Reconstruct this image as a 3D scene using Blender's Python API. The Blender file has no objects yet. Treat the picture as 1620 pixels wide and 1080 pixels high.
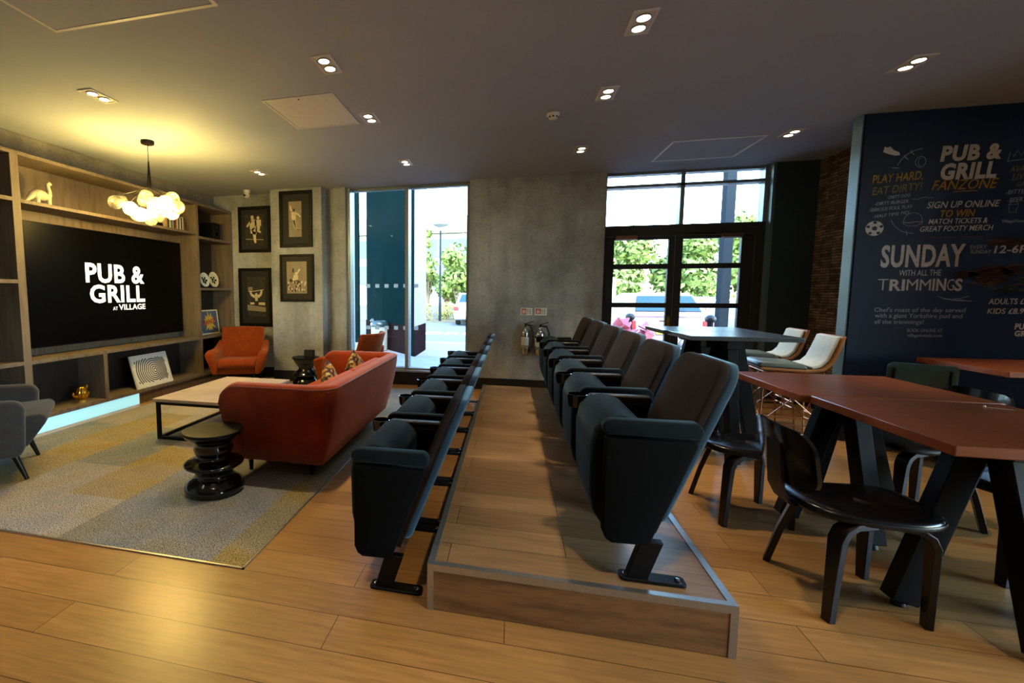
import bpy, bmesh, math, random
from mathutils import Vector, Matrix
random.seed(7)
SC = bpy.context.scene
COL = SC.collection
PI = math.pi

# ------------------------------------------------------------------ camera
cd = bpy.data.cameras.new('camera')
cd.sensor_width = 36.0
cd.lens = 36.0 * 734.0 / 1620.0
cd.shift_x = (810.0 - 629.0) / 1620.0
cd.shift_y = -(540.0 - 528.7) / 1620.0
cd.clip_end = 300
CAM = bpy.data.objects.new('camera', cd)
COL.objects.link(CAM)
CAM.location = (0, 0, 1.4)
CAM.rotation_euler = (PI / 2 - math.atan(65.7 / 734.0), 0, math.atan(180.5 / 736.9))
SC.camera = CAM

# ------------------------------------------------------------------ world, sun, view
W = bpy.data.worlds.new('sky')
SC.world = W
W.use_nodes = True
nt = W.node_tree
nt.nodes.clear()
sky = nt.nodes.new('ShaderNodeTexSky')
sky.sky_type = 'NISHITA'
sky.sun_disc = False
sky.sun_elevation = math.radians(42)
sky.sun_rotation = math.radians(150)
sky.air_density = 1.1
sky.dust_density = 0.6
sky.ozone_density = 2.0
bg = nt.nodes.new('ShaderNodeBackground')
bg.inputs['Strength'].default_value = 3.2
out = nt.nodes.new('ShaderNodeOutputWorld')
nt.links.new(sky.outputs[0], bg.inputs[0])
nt.links.new(bg.outputs[0], out.inputs[0])

def lamp(name, kind, loc, energy, color, parent=None, rot=(0, 0, 0), **kw):
    l = bpy.data.lights.new(name, kind)
    l.energy = energy
    l.color = color
    for k, v in kw.items():
        setattr(l, k, v)
    o = bpy.data.objects.new(name, l)
    COL.objects.link(o)
    o.location = loc
    o.rotation_euler = rot
    o.parent = parent
    return o

lamp('sun', 'SUN', (20, -10, 30), 7.0, (1.0, 0.95, 0.86), rot=(math.radians(46), 0, math.radians(14)), angle=0.01)
p = lamp('side_portal', 'AREA', (6.75, -.1, 1.575), 1.0, (1, 1, 1), rot=(0, PI / 2, 0), shape='RECTANGLE', size=2.6, size_y=5.4)
p.data.cycles.is_portal = True
for nm, cx, w, cz, hh in (('window_portal', -1.55, 1.9, 1.6, 2.75), ('door_portal', 2.15, 1.85, 1.5, 2.95)):
    p = lamp(nm, 'AREA', (cx, 7.12, cz), 1.0, (1, 1, 1), rot=(-PI / 2, 0, 0), shape='RECTANGLE', size=w, size_y=hh)
    p.data.cycles.is_portal = True
vs = SC.view_settings
vs.view_transform = 'Standard'
vs.look = 'None'
vs.exposure = 0.0
vs.gamma = 1.0
vs.use_curve_mapping = False
SC.cycles.use_denoising = True
SC.cycles.max_bounces = 8
SC.cycles.sample_clamp_indirect = 6.0
SC.cycles.caustics_reflective = False
SC.cycles.caustics_refractive = False
WARM = (1.0, 0.78, 0.5)
SPOT_W = 62.0

# ------------------------------------------------------------------ materials
def srgb(h):
    if not isinstance(h, str):
        return tuple(h)
    c = [int(h[i:i + 2], 16) / 255 for i in (0, 2, 4)]
    return tuple(x / 12.92 if x <= .04045 else ((x + .055) / 1.055) ** 2.4 for x in c)

def base(name):
    m = bpy.data.materials.new(name)
    m.use_nodes = True
    return m, m.node_tree, m.node_tree.nodes['Principled BSDF']

def coords(t, scale=(1, 1, 1), rot=(0, 0, 0)):
    tc = t.nodes.new('ShaderNodeTexCoord')
    mp = t.nodes.new('ShaderNodeMapping')
    mp.inputs['Scale'].default_value = scale
    mp.inputs['Rotation'].default_value = rot
    t.links.new(tc.outputs['Object'], mp.inputs[0])
    return mp.outputs[0]

def noise(t, vec, scale, detail=3.0, rough=.55):
    n = t.nodes.new('ShaderNodeTexNoise')
    n.inputs['Scale'].default_value = scale
    n.inputs['Detail'].default_value = detail
    n.inputs['Roughness'].default_value = rough
    t.links.new(vec, n.inputs['Vector'])
    return n.outputs['Fac']

def ramp(t, fac, stops, interp='LINEAR'):
    r = t.nodes.new('ShaderNodeValToRGB')
    r.color_ramp.interpolation = interp
    e = r.color_ramp.elements
    while len(e) < len(stops):
        e.new(.5)
    for el, (p, c) in zip(e, stops):
        el.position = p
        c = srgb(c)
        el.color = (c[0], c[1], c[2], 1)
    t.links.new(fac, r.inputs[0])
    return r.outputs['Color']

def mixc(t, fac, a, b, mode='MIX'):
    n = t.nodes.new('ShaderNodeMix')
    n.data_type = 'RGBA'
    n.blend_type = mode
    for sock, v in ((n.inputs[0], fac), (n.inputs[6], a), (n.inputs[7], b)):
        if isinstance(v, (int, float)):
            sock.default_value = v
        elif isinstance(v, (tuple, str)):
            c = srgb(v)
            sock.default_value = (c[0], c[1], c[2], 1)
        else:
            t.links.new(v, sock)
    return n.outputs[2]

def bump(t, b, height, strength=.3, dist=.01):
    n = t.nodes.new('ShaderNodeBump')
    n.inputs['Strength'].default_value = strength
    n.inputs['Distance'].default_value = dist
    t.links.new(height, n.inputs['Height'])
    t.links.new(n.outputs[0], b.inputs['Normal'])

def plain(name, color, rough=.5, metal=0.0, var=.12, vscale=14, spec=.5, sheen=0, sheen_tint=(1, 1, 1), bmp=0, coat=0):
    m, t, b = base(name)
    c = srgb(color)
    v = coords(t)
    n = noise(t, v, vscale)
    lo = tuple(x * (1 - var) for x in c)
    hi = tuple(min(1, x * (1 + var)) for x in c)
    t.links.new(ramp(t, n, [(.3, lo), (.7, hi)]), b.inputs['Base Color'])
    b.inputs['Roughness'].default_value = rough
    b.inputs['Metallic'].default_value = metal
    b.inputs['Specular IOR Level'].default_value = spec
    b.inputs['Sheen Weight'].default_value = sheen
    b.inputs['Sheen Tint'].default_value = (*sheen_tint, 1)
    b.inputs['Sheen Roughness'].default_value = .45
    b.inputs['Coat Weight'].default_value = coat
    if bmp:
        bump(t, b, noise(t, v, vscale * 6), bmp, .004)
    return m

def emit(name, color, strength):
    m, t, b = base(name)
    c = srgb(color)
    b.inputs['Base Color'].default_value = (*c, 1)
    b.inputs['Emission Color'].default_value = (*c, 1)
    b.inputs['Emission Strength'].default_value = strength
    return m

def planks(name, w, length, cols, rough=.35, grain=(2, 40, 40), dark='241509', axis=0, gs=.35):
    m, t, b = base(name)
    v = coords(t, rot=(0, 0, PI / 2 if axis else 0))
    br = t.nodes.new('ShaderNodeTexBrick')
    br.offset = .37
    br.inputs['Scale'].default_value = 1
    br.inputs['Brick Width'].default_value = length
    br.inputs['Row Height'].default_value = w
    br.inputs['Mortar Size'].default_value = .0016
    br.inputs['Mortar Smooth'].default_value = .2
    br.inputs['Color1'].default_value = (*srgb(cols[0]), 1)
    br.inputs['Color2'].default_value = (*srgb(cols[1]), 1)
    br.inputs['Mortar'].default_value = (*srgb(dark), 1)
    t.links.new(v, br.inputs['Vector'])
    mp = t.nodes.new('ShaderNodeMapping')
    mp.inputs['Scale'].default_value = (1.1, 14, 1)
    t.links.new(v, mp.inputs[0])
    g = noise(t, mp.outputs[0], 3.2, 6, .65)
    g2 = ramp(t, g, [(.3, 'b4b4b4'), (.62, 'ffffff')])
    big = ramp(t, noise(t, v, .9, 2), [(.3, 'c8c8c8'), (.7, 'ffffff')])
    c = mixc(t, gs + .3, br.outputs['Color'], g2, 'MULTIPLY')
    c = mixc(t, .6, c, big, 'MULTIPLY')
    t.links.new(c, b.inputs['Base Color'])
    rr = t.nodes.new('ShaderNodeMapRange')
    rr.inputs['To Min'].default_value = rough - .08
    rr.inputs['To Max'].default_value = rough + .12
    t.links.new(g, rr.inputs['Value'])
    t.links.new(rr.outputs[0], b.inputs['Roughness'])
    bump(t, b, br.outputs['Fac'], -.25, .002)
    return m

def woodgrain(name, a, c, rough=.5, scale=(14, 14, 1.2), dist=2.5, nscale=2.0, spec=.5, coat=0):
    m, t, b = base(name)
    v = coords(t, scale)
    n = noise(t, v, nscale, 5, .6)
    col = ramp(t, n, [(.25, a), (.55, c), (.8, a)])
    v2 = coords(t)
    col = mixc(t, .5, col, ramp(t, noise(t, v2, 1.6, 2), [(.3, 'b0b0b0'), (.7, 'ffffff')]), 'MULTIPLY')
    t.links.new(col, b.inputs['Base Color'])
    b.inputs['Roughness'].default_value = rough
    b.inputs['Specular IOR Level'].default_value = spec
    b.inputs['Coat Weight'].default_value = coat
    b.inputs['Coat Roughness'].default_value = .15
    bump(t, b, n, .12, .003)
    return m

def concrete(name, a, c, dark):
    m, t, b = base(name)
    v = coords(t)
    n1 = noise(t, v, 1.1, 8, .66)
    col = ramp(t, n1, [(.32, a), (.66, c)])
    vs_ = coords(t, (3.2, 3.2, .45))
    col = mixc(t, .55, col, ramp(t, noise(t, vs_, 1.2, 5), [(.32, 'aeb0b2'), (.62, 'ffffff')]), 'MULTIPLY')
    vo = t.nodes.new('ShaderNodeTexVoronoi')
    vo.inputs['Scale'].default_value = 9
    t.links.new(v, vo.inputs['Vector'])
    pits = ramp(t, vo.outputs['Distance'], [(.035, 'ffffff'), (.06, '000000')])
    pits2 = mixc(t, 1.0, pits, ramp(t, noise(t, v, 3.1, 2), [(.48, '000000'), (.56, 'ffffff')]), 'MULTIPLY')
    col = mixc(t, pits2, col, dark)
    sp = ramp(t, noise(t, v, 30, 4, .7), [(.3, 'b4b0aa'), (.5, 'ffffff')])
    col = mixc(t, .5, col, sp, 'MULTIPLY')
    t.links.new(col, b.inputs['Base Color'])
    b.inputs['Roughness'].default_value = .75
    b.inputs['Specular IOR Level'].default_value = .3
    bump(t, b, n1, .1, .01)
    return m

def carpet_mat():
    m, t, b = base('carpet_tiles')
    v = coords(t, rot=(0, 0, PI / 2))
    br = t.nodes.new('ShaderNodeTexBrick')
    br.offset = .5
    for k, x in (('Scale', 1), ('Brick Width', 1.0), ('Row Height', .5), ('Mortar Size', .0), ('Bias', 0.0)):
        br.inputs[k].default_value = x
    br.inputs['Color1'].default_value = (0, 0, 0, 1)
    br.inputs['Color2'].default_value = (1, 1, 1, 1)
    t.links.new(v, br.inputs['Vector'])
    col = ramp(t, br.outputs['Color'], [(0, 'b6aea8'), (.2, '949ca4'), (.36, 'b59e62'), (.55, 'beb6b0'), (.7, 'a8965e'), (.86, '8a949c')], 'CONSTANT')
    soft = ramp(t, noise(t, v, 2.6, 1), [(.35, '8c96a0'), (.5, 'b4aca6'), (.65, 'b09c66')])
    col = mixc(t, .38, col, soft)
    vv = coords(t)
    f = noise(t, vv, 150, 2, .6)
    col = mixc(t, .9, col, ramp(t, f, [(.38, '383838'), (.54, 'ffffff')]), 'MULTIPLY')
    t.links.new(col, b.inputs['Base Color'])
    b.inputs['Roughness'].default_value = .95
    b.inputs['Specular IOR Level'].default_value = .1
    bump(t, b, f, .6, .004)
    return m

def slate_mat():
    m, t, b = base('stacked_slate')
    tc = t.nodes.new('ShaderNodeTexCoord')
    sx = t.nodes.new('ShaderNodeSeparateXYZ')
    cx = t.nodes.new('ShaderNodeCombineXYZ')
    t.links.new(tc.outputs['Object'], sx.inputs[0])
    t.links.new(sx.outputs['Y'], cx.inputs['X'])
    t.links.new(sx.outputs['Z'], cx.inputs['Y'])
    br = t.nodes.new('ShaderNodeTexBrick')
    br.offset = .43
    br.squash = .7
    for k, x in (('Scale', 1), ('Brick Width', .19), ('Row Height', .032), ('Mortar Size', .004), ('Mortar Smooth', .3)):
        br.inputs[k].default_value = x
    br.inputs['Color1'].default_value = (*srgb('6f5343'), 1)
    br.inputs['Color2'].default_value = (*srgb('b89a80'), 1)
    br.inputs['Mortar'].default_value = (*srgb('120e0c'), 1)
    t.links.new(cx.outputs[0], br.inputs['Vector'])
    n = noise(t, tc.outputs['Object'], 9, 4)
    col = mixc(t, .8, br.outputs['Color'], ramp(t, n, [(.3, '5a5a5a'), (.7, 'ffffff')]), 'MULTIPLY')
    t.links.new(col, b.inputs['Base Color'])
    b.inputs['Roughness'].default_value = .8
    bump(t, b, mixc(t, .5, br.outputs['Color'], n, 'ADD'), 1.0, .03)
    return m

def glass_mat(name='pane_glass', tint=(.93, .98, .97), gloss=.06):
    m = bpy.data.materials.new(name)
    m.use_nodes = True
    t = m.node_tree
    t.nodes.clear()
    o = t.nodes.new('ShaderNodeOutputMaterial')
    tr = t.nodes.new('ShaderNodeBsdfTransparent')
    tr.inputs[0].default_value = (*tint, 1)
    gl = t.nodes.new('ShaderNodeBsdfGlossy')
    gl.inputs['Roughness'].default_value = .01
    fr = t.nodes.new('ShaderNodeFresnel')
    fr.inputs[0].default_value = 1.45
    mx = t.nodes.new('ShaderNodeMixShader')
    t.links.new(fr.outputs[0], mx.inputs[0])
    t.links.new(tr.outputs[0], mx.inputs[1])
    t.links.new(gl.outputs[0], mx.inputs[2])
    t.links.new(mx.outputs[0], o.inputs[0])
    return m

def leaf_mat(name, a, c):
    m, t, b = base(name)
    v = coords(t)
    t.links.new(ramp(t, noise(t, v, 2.3, 4), [(.3, a), (.7, c)]), b.inputs['Base Color'])
    b.inputs['Roughness'].default_value = .6
    b.inputs['Transmission Weight'].default_value = 0
    return m

M = {}
M['oak_floor'] = planks('oak_floorboards', .199, 1.9, ('c39154', 'aa7b45'), rough=.30)
M['oak_stage'] = planks('oak_stage_boards', .199, 1.4, ('b08a5e', '96724a'), rough=.33)
M['oak_front'] = woodgrain('oak_veneer', '452510', '8e5f36', .5, (1.2, 8, 8))
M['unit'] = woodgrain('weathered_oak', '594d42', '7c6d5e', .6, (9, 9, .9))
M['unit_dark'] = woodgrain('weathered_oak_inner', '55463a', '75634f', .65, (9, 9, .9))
M['unit_shaded'] = woodgrain('shaded_oak', '1d1613', '2c221c', .6, (9, 9, .9))  # same oak, darkened by painting in the shade inside the cubbies
M['ceiling'] = plain('ceiling_paint', 'aab3c3', .9, var=.03, vscale=1.5, spec=.2)
M['concrete'] = concrete('concrete', '868b92', 'c3c8cd', '2a2724')
M['concrete_beam'] = concrete('concrete_beam', '7d7873', '98918a', '35322e')
M['black_wall'] = plain('charcoal_paint', '34474e', .45, var=.08, vscale=2)
M['navy_board'] = plain('navy_chalkboard', '0e2140', .55, var=.15, vscale=1.5, spec=.3)
M['teal_edge'] = plain('board_edge_and_lit_reveal', '5f7a80', .5, var=.05)
M['skirt'] = plain('dark_skirting', '14161c', .45)
M['carpet'] = carpet_mat()
M['slate'] = slate_mat()
M['glass'] = glass_mat()
M['frame'] = plain('window_aluminium', '8b979a', .4, .3, var=.04)
M['door'] = plain('door_paint', '33322f', .45, var=.08)
M['alu'] = plain('brushed_aluminium', 'b4b1ab', .32, .9, var=.06, vscale=60)
M['white'] = plain('white_plastic', 'dcdad4', .5, var=.03)
def frosted():
    m = bpy.data.materials.new('frosted_sticker')
    m.use_nodes = True
    t = m.node_tree
    t.nodes.clear()
    o, a, b, x = (t.nodes.new(k) for k in ('ShaderNodeOutputMaterial', 'ShaderNodeBsdfTranslucent', 'ShaderNodeBsdfDiffuse', 'ShaderNodeMixShader'))
    a.inputs[0].default_value = b.inputs[0].default_value = (.8, .88, .9, 1)
    for i, q in enumerate((a, b)): t.links.new(q.outputs[0], x.inputs[i + 1])
    t.links.new(x.outputs[0], o.inputs[0])
    return m
M['dot'] = frosted()
M['black'] = plain('black_metal', '08080a', .5, var=.1, spec=.2)
M['blackgloss'] = plain('black_lacquer', '050505', .16, var=.1, coat=.4)
M['darkwood'] = plain('ebonised_ply', '120a07', .35, var=.2, spec=.35)
M['leather'] = plain('dark_leather', '0c0b0c', .24, var=.15, vscale=9, spec=.6, bmp=.05)
M['table'] = woodgrain('cherry_tabletop', '753417', '9a5129', .28, (1.1, 12, 4), nscale=1.6)
M['hightable'] = plain('charcoal_tabletop', '40464a', .26, var=.08, vscale=6, spec=.9)
M['seat'] = plain('slate_velvet', '10161b', .9, var=.22, vscale=9, spec=.1, sheen=.13, sheen_tint=(.45, .75, .9), bmp=.1)
M['panel'] = plain('black_panel_cloth', '07080a', .9, var=.2, spec=.1)
M['seatback'] = plain('charcoal_velvet', '2b2321', .9, var=.2, vscale=7, spec=.08, sheen=.02, sheen_tint=(.7, .75, .85), bmp=.1)
M['backshell'] = plain('petrol_blue_velvet', '24384a', .85, var=.25, vscale=11, spec=.2, sheen=.6, sheen_tint=(.5, .8, 1), bmp=.12)
M['arm'] = plain('armrest_vinyl', '1d1b1c', .42, var=.12)
M['brass'] = plain('brass', 'b98a3a', .3, 1.0)
M['chrome'] = plain('chrome', 'd8d8d8', .12, 1.0, var=.02)
M['velvet'] = plain('rust_velvet', '8e3208', .85, var=.25, vscale=5, spec=.1, sheen=.8, sheen_tint=(1, .5, .36), bmp=.06)
M['velvet_in'] = plain('rust_velvet_inner', 'a83f10', .85, var=.12, vscale=5, spec=.2, sheen=.5, sheen_tint=(1, .6, .4))
M['armchair'] = plain('orange_wool', '85370f', .9, var=.12, vscale=12, spec=.15, sheen=.3, sheen_tint=(1, .6, .3), bmp=.1)
M['grey_wool'] = plain('grey_wool', '403d3d', .95, var=.12, vscale=14, spec=.12, sheen=.12, bmp=.12)
M['paletop'] = woodgrain('pale_ash_top', 'bda898', 'd6c4b5', .35, (1.5, 14, 4))
M['tan'] = plain('tan_leather', '8e5a26', .5, var=.2, vscale=8)
M['canvas'] = plain('sky_lit_canvas', 'c9d2cb', .8, var=.06, vscale=20)  # canvas with the white of sky light put into its colour
M['seatpad'] = plain('grey_green_leather', '5d6a63', .4, var=.12)
M['copper'] = plain('copper_wire', 'b07a5a', .3, .9)
M['gold'] = plain('gold_glaze', 'd69a2c', .22, .9, var=.1)
M['bone'] = plain('cream_ceramic', 'e6d9b8', .4, var=.03)
M['screen'] = plain('tv_screen', '020203', .34, var=.02, spec=.1)
M['dim_white'] = plain('chalk_white', 'dcdce0', .9, var=.12, vscale=30)
M['dim_grey'] = plain('chalk_grey', 'a9b1bd', .9, var=.1)
M['dim_yellow'] = plain('chalk_yellow', 'bd9030', .9, var=.12, vscale=30)
M['dim_ochre'] = plain('chalk_ochre', '8a7a42', .9)
M['dim_red'] = plain('chalk_red', '7c3038', .9)
M['roast_light'] = plain('painted_roast_light', '6b4433', .9, var=.3, vscale=25)
M['leaf_paint'] = plain('painted_leaf', '4b6648', .9, var=.3, vscale=25)
M['roast'] = plain('painted_roast', '2b1c1c', .9, var=.3, vscale=25)
M['roast2'] = plain('painted_carrot', '7a5428', .9, var=.3, vscale=25)
M['greens'] = plain('painted_greens', '1c3030', .9, var=.3, vscale=25)
M['photo_dark'] = plain('photo_dark', '2b2823', .5, var=.95, vscale=30)
M['photo_mid'] = plain('photo_mid', '8f8470', .5, var=.15, vscale=9)
M['photo_crowd'] = plain('photo_crowd', '5d564a', .5, var=.9, vscale=38)
M['photo_light'] = plain('photo_light', 'd8ccae', .5, var=.1, vscale=25)
M['mount'] = plain('dark_mount', '1b1a1a', .7, var=.05)
M['bluegrey'] = plain('blue_print', '53607c', .6, var=.05)
M['red'] = plain('red_print', 'b02a2c', .6, var=.05)
M['yellow'] = plain('yellow_print', 'd7b540', .6, var=.05)
M['paper'] = plain('white_paper', 'e4e2da', .7, var=.02)
M['spiral'] = plain('blue_black_print', '1c2430', .6, var=.05)
M['bulb'] = emit('lamp_bulb', (1.0, .80, .52), 22.0)
M['globe_lit'] = emit('chandelier_bulb', (1.0, .70, .19), 420.0)
M['globe'] = glass_mat('globe_glass', (1, .98, .92), .1)
_t = M['globe'].node_tree
_d, _e, _x, _y = (_t.nodes.new(k) for k in ('ShaderNodeBsdfTranslucent', 'ShaderNodeBsdfDiffuse', 'ShaderNodeMixShader', 'ShaderNodeMixShader'))
_d.inputs[0].default_value = _e.inputs[0].default_value = (1, .97, .88, 1)
_out = next(n for n in _t.nodes if n.type == 'OUTPUT_MATERIAL')
_src = _out.inputs[0].links[0].from_socket
_t.links.new(_d.outputs[0], _y.inputs[1]); _t.links.new(_e.outputs[0], _y.inputs[2])
_x.inputs[0].default_value = .09
_t.links.new(_src, _x.inputs[1]); _t.links.new(_y.outputs[0], _x.inputs[2])
_t.links.new(_x.outputs[0], _out.inputs[0])
M['led'] = emit('led_strip', (.42, .86, 1.0), 9.0)
M['tv_text'] = emit('tv_text', (1, 1, 1), .74)
M['plinth'] = plain('white_plinth', 'c8ced0', .5, var=.03)
M['paving'] = plain('pale_paving', '686c70', .8, var=.1, vscale=3)
M['road'] = plain('road', '565b60', .85, var=.08, vscale=2)
M['line'] = plain('road_paint', 'b0b0ae', .8, var=.04)
M['soil'] = plain('planting_bed', '5c5440', .9, var=.3, vscale=4)
M['cladding'] = plain('dark_cladding', '08181a', .9, var=.1, vscale=1, spec=0)
M['pale_and_sunlit'] = plain('pale_trim_and_sunlit_side', '77736e', .7, var=.06)  # pale building trim, also sunlight painted on the outside wall's side
M['brownstone'] = plain('brown_plinth', '1c1516', .9, var=.1, spec=0)
M['steel_col'] = plain('grey_steel', '20272d', .8, var=.05, spec=.05)
M['leaf'] = leaf_mat('tree_leaf', '4d6425', '8a9a4c')
M['leaf_yellow'] = leaf_mat('pale_leaf', '808642', 'b0aa5e')
M['leaf_red'] = leaf_mat('reddish_leaf', '58362a', '755640')
M['agave'] = leaf_mat('agave_leaf', '2e4a40', '567064')
M['bark'] = plain('bark', '6b5a48', .9, var=.2)
M['bldg'] = plain('pale_building', '8c9494', .8, var=.04)
M['bldg_glass'] = plain('blue_glazing', '24464d', .15, var=.1)
M['carwhite'] = plain('white_car_paint', 'd0d0d0', .25, var=.02)
M['carpink'] = plain('pink_car_paint', 'a08a9c', .3, var=.03)
M['carblue'] = plain('blue_car_paint', '7b92aa', .3, var=.03)
M['carglass'] = plain('car_glass', '1c3a40', .1, var=.05)
M['tyre'] = plain('tyre', '1a1a1a', .9)
M['lightred'] = plain('tail_light', 'c03030', .3)
M['plate'] = plain('yellow_plate', 'd8c23c', .6)
M['pink'] = plain('pink_fabric', 'c0606c', .7, var=.25, vscale=6)
M['bag'] = plain('bin_bag', '1e3236', .3, var=.2)
M['hose'] = plain('black_rubber', '0e1014', .5)
M['extbody'] = plain('extinguisher_chrome', 'b9bcbe', .22, .9, var=.05)
M['cream'] = plain('pale_label', 'c4c8ca', .6)

# ------------------------------------------------------------------ mesh tools
class MB:
    def __init__(s):
        s.v = []
        s.f = []

    def add(s, vs, fs):
        k = len(s.v)
        s.v += [Vector(p) for p in vs]
        s.f += [tuple(i + k for i in f) for f in fs]
        return s

    def box(s, x0, x1, y0, y1, z0, z1):
        return s.add([(x0, y0, z0), (x1, y0, z0), (x1, y1, z0), (x0, y1, z0), (x0, y0, z1), (x1, y0, z1), (x1, y1, z1), (x0, y1, z1)],
                     [(3, 2, 1, 0), (4, 5, 6, 7), (0, 1, 5, 4), (1, 2, 6, 5), (2, 3, 7, 6), (3, 0, 4, 7)])

    def prism(s, poly, axis, a, b):
        n = len(poly)
        def P(p, t):
            if axis == 'y': return (p[0], t, p[1])
            if axis == 'x': return (t, p[0], p[1])
            return (p[0], p[1], t)
        vs = [P(p, a) for p in poly] + [P(p, b) for p in poly]
        fs = [tuple(range(n)), tuple(range(2 * n - 1, n - 1, -1))] + [(i, i + n, (i + 1) % n + n, (i + 1) % n) for i in range(n)]
        return s.add(vs, fs)

    def loft(s, rings, cap=True, closed=True):
        n = len(rings[0])
        vs = [p for r in rings for p in r]
        fs = []
        for i in range(len(rings) - 1):
            for j in range(n if closed else n - 1):
                a, b = i * n + j, i * n + (j + 1) % n
                fs.append((a, b, b + n, a + n))
        if cap:
            fs.append(tuple(range(n - 1, -1, -1)))
            fs.append(tuple((len(rings) - 1) * n + j for j in range(n)))
        return s.add(vs, fs)

    def lathe(s, prof, c=(0, 0, 0), n=28, axis='z'):
        rings = []
        for r, z in prof:
            ring = []
            for k in range(n):
                a = 2 * PI * k / n
                p = (r * math.cos(a), r * math.sin(a), z)
                if axis == 'y': p = (p[0], z, -p[1])
                if axis == 'x': p = (z, p[0], p[1])
                ring.append((p[0] + c[0], p[1] + c[1], p[2] + c[2]))
            rings.append(ring)
        return s.loft(rings)

    def sphere(s, c, r, nu=16, nv=10, sc=(1, 1, 1)):
        rings = []
        for i in range(nv + 1):
            t = PI * i / nv
            rr = max(1e-4, math.sin(t))
            rings.append([(c[0] + r * sc[0] * rr * math.cos(2 * PI * k / nu), c[1] + r * sc[1] * rr * math.sin(2 * PI * k / nu), c[2] - r * sc[2] * math.cos(t)) for k in range(nu)])
        return s.loft(rings)

    def tube(s, pts, r, n=8, flat=None):
        pts = [Vector(p) for p in pts]
        rings = []
        ref = Vector((0, 0, 1))
        u0 = None
        for i, p in enumerate(pts):
            d = (pts[min(i + 1, len(pts) - 1)] - pts[max(i - 1, 0)]).normalized()
            if u0 is None:
                u = d.cross(ref)
                if u.length < 1e-3: u = d.cross(Vector((1, 0, 0)))
            else:
                u = u0 - d * u0.dot(d)
            u.normalize()
            u0 = u
            w = d.cross(u)
            rr = r[i] if isinstance(r, (list, tuple)) else r
            f = flat or 1.0
            rings.append([p + u * rr * math.cos(2 * PI * k / n) + w * rr * f * math.sin(2 * PI * k / n) for k in range(n)])
        return s.loft(rings)

    def bar(s, a, b, w, d, side=(0, 1, 0)):
        a, b = Vector(a), Vector(b)
        t = (b - a).normalized()
        u = Vector(side)
        u = (u - t * u.dot(t)).normalized()
        q = t.cross(u)
        r = [[p + u * x * w / 2 + q * y * d / 2 for x, y in ((-1, -1), (1, -1), (1, 1), (-1, 1))] for p in (a, b)]
        return s.loft(r)

    def xf(s, m):
        s.v = [m @ p for p in s.v]
        return s

def link(name, mb, mat, parent=None, bevel=0, seg=2, sharp=40, sub=0, kind=None, label=None, world=False):
    me = bpy.data.meshes.new(name)
    vs = mb.v
    if world and parent is not None:
        off = parent.location
        vs = [p - off for p in vs]
    me.from_pydata([tuple(p) for p in vs], [], mb.f)
    bm = bmesh.new()
    bm.from_mesh(me)
    bmesh.ops.recalc_face_normals(bm, faces=bm.faces)
    bm.to_mesh(me)
    bm.free()
    me.materials.append(M[mat] if isinstance(mat, str) else mat)
    me.shade_smooth()
    me.set_sharp_from_angle(angle=math.radians(sharp))
    o = bpy.data.objects.new(name, me)
    COL.objects.link(o)
    o.parent = parent
    if bevel:
        md = o.modifiers.new('bevel', 'BEVEL')
        md.width = bevel
        md.segments = seg
        md.limit_method = 'ANGLE'
        md.angle_limit = math.radians(35)
        md.harden_normals = False
        me.set_sharp_from_angle(angle=math.radians(180) if seg > 2 else math.radians(sharp))
    if sub:
        md = o.modifiers.new('subsurf', 'SUBSURF')
        md.levels = sub
        md.render_levels = sub
        me.set_sharp_from_angle(angle=PI)
    if kind: o['kind'] = kind
    if label: o['label'] = label
    return o

def thing(name, label, cat, loc=(0, 0, 0), rz=0, group=None):
    o = bpy.data.objects.new(name, None)
    o.empty_display_size = .1
    COL.objects.link(o)
    o.location = loc
    o.rotation_euler = (0, 0, rz)
    o['label'] = label
    o['category'] = cat
    if group: o['group'] = group
    return o

def tag(o, label, cat, group=None):
    o['label'] = label
    o['category'] = cat
    if group: o['group'] = group
    return o

def dup(root, loc, rz, label, group=None):
    r = root.copy()
    COL.objects.link(r)
    r.location = loc
    r.rotation_euler = (0, 0, rz)
    r['label'] = label
    if group: r['group'] = group
    for ch in list(root.children):
        c = ch.copy()
        COL.objects.link(c)
        c.parent = r
        for g in list(ch.children):
            d = g.copy()
            COL.objects.link(d)
            d.parent = c
    return r

def struct(name, mb, mat, parent=None, **k):
    return link(name, mb, mat, parent, kind='structure' if parent is None else None, **k)

def rrect(x0, x1, z0, z1, r, n=5, rs=None):
    rs = rs or (r, r, r, r)
    pts = []
    for (cx, cz, a0, rr) in ((x1, z1, 0, rs[0]), (x0, z1, 90, rs[1]), (x0, z0, 180, rs[2]), (x1, z0, 270, rs[3])):
        sx = -1 if cx == x1 else 1
        sz = -1 if cz == z1 else 1
        for k in range(n + 1):
            a = math.radians(a0 + 90 * k / n)
            pts.append((cx + sx * rr + rr * math.cos(a), cz + sz * rr + rr * math.sin(a)))
    return pts

def text_mb(s, bold=0.0, shear=0.0):
    cu = bpy.data.curves.new('lettering', 'FONT')
    cu.body = s
    cu.offset = bold
    cu.shear = shear
    cu.space_character = 1.0 + max(0, bold) * 2.2
    cu.resolution_u = 3
    o = bpy.data.objects.new('lettering', cu)
    COL.objects.link(o)
    dg = bpy.context.evaluated_depsgraph_get()
    dg.update()
    me = bpy.data.meshes.new_from_object(o.evaluated_get(dg))
    vs = [v.co.copy() for v in me.vertices]
    fs = [tuple(p.vertices) for p in me.polygons]
    bpy.data.objects.remove(o)
    bpy.data.curves.remove(cu)
    bpy.data.meshes.remove(me)
    x0, x1 = min(v.x for v in vs), max(v.x for v in vs)
    y1 = max(v.y for v in vs)
    return vs, fs, x0, x1, y1

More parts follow.
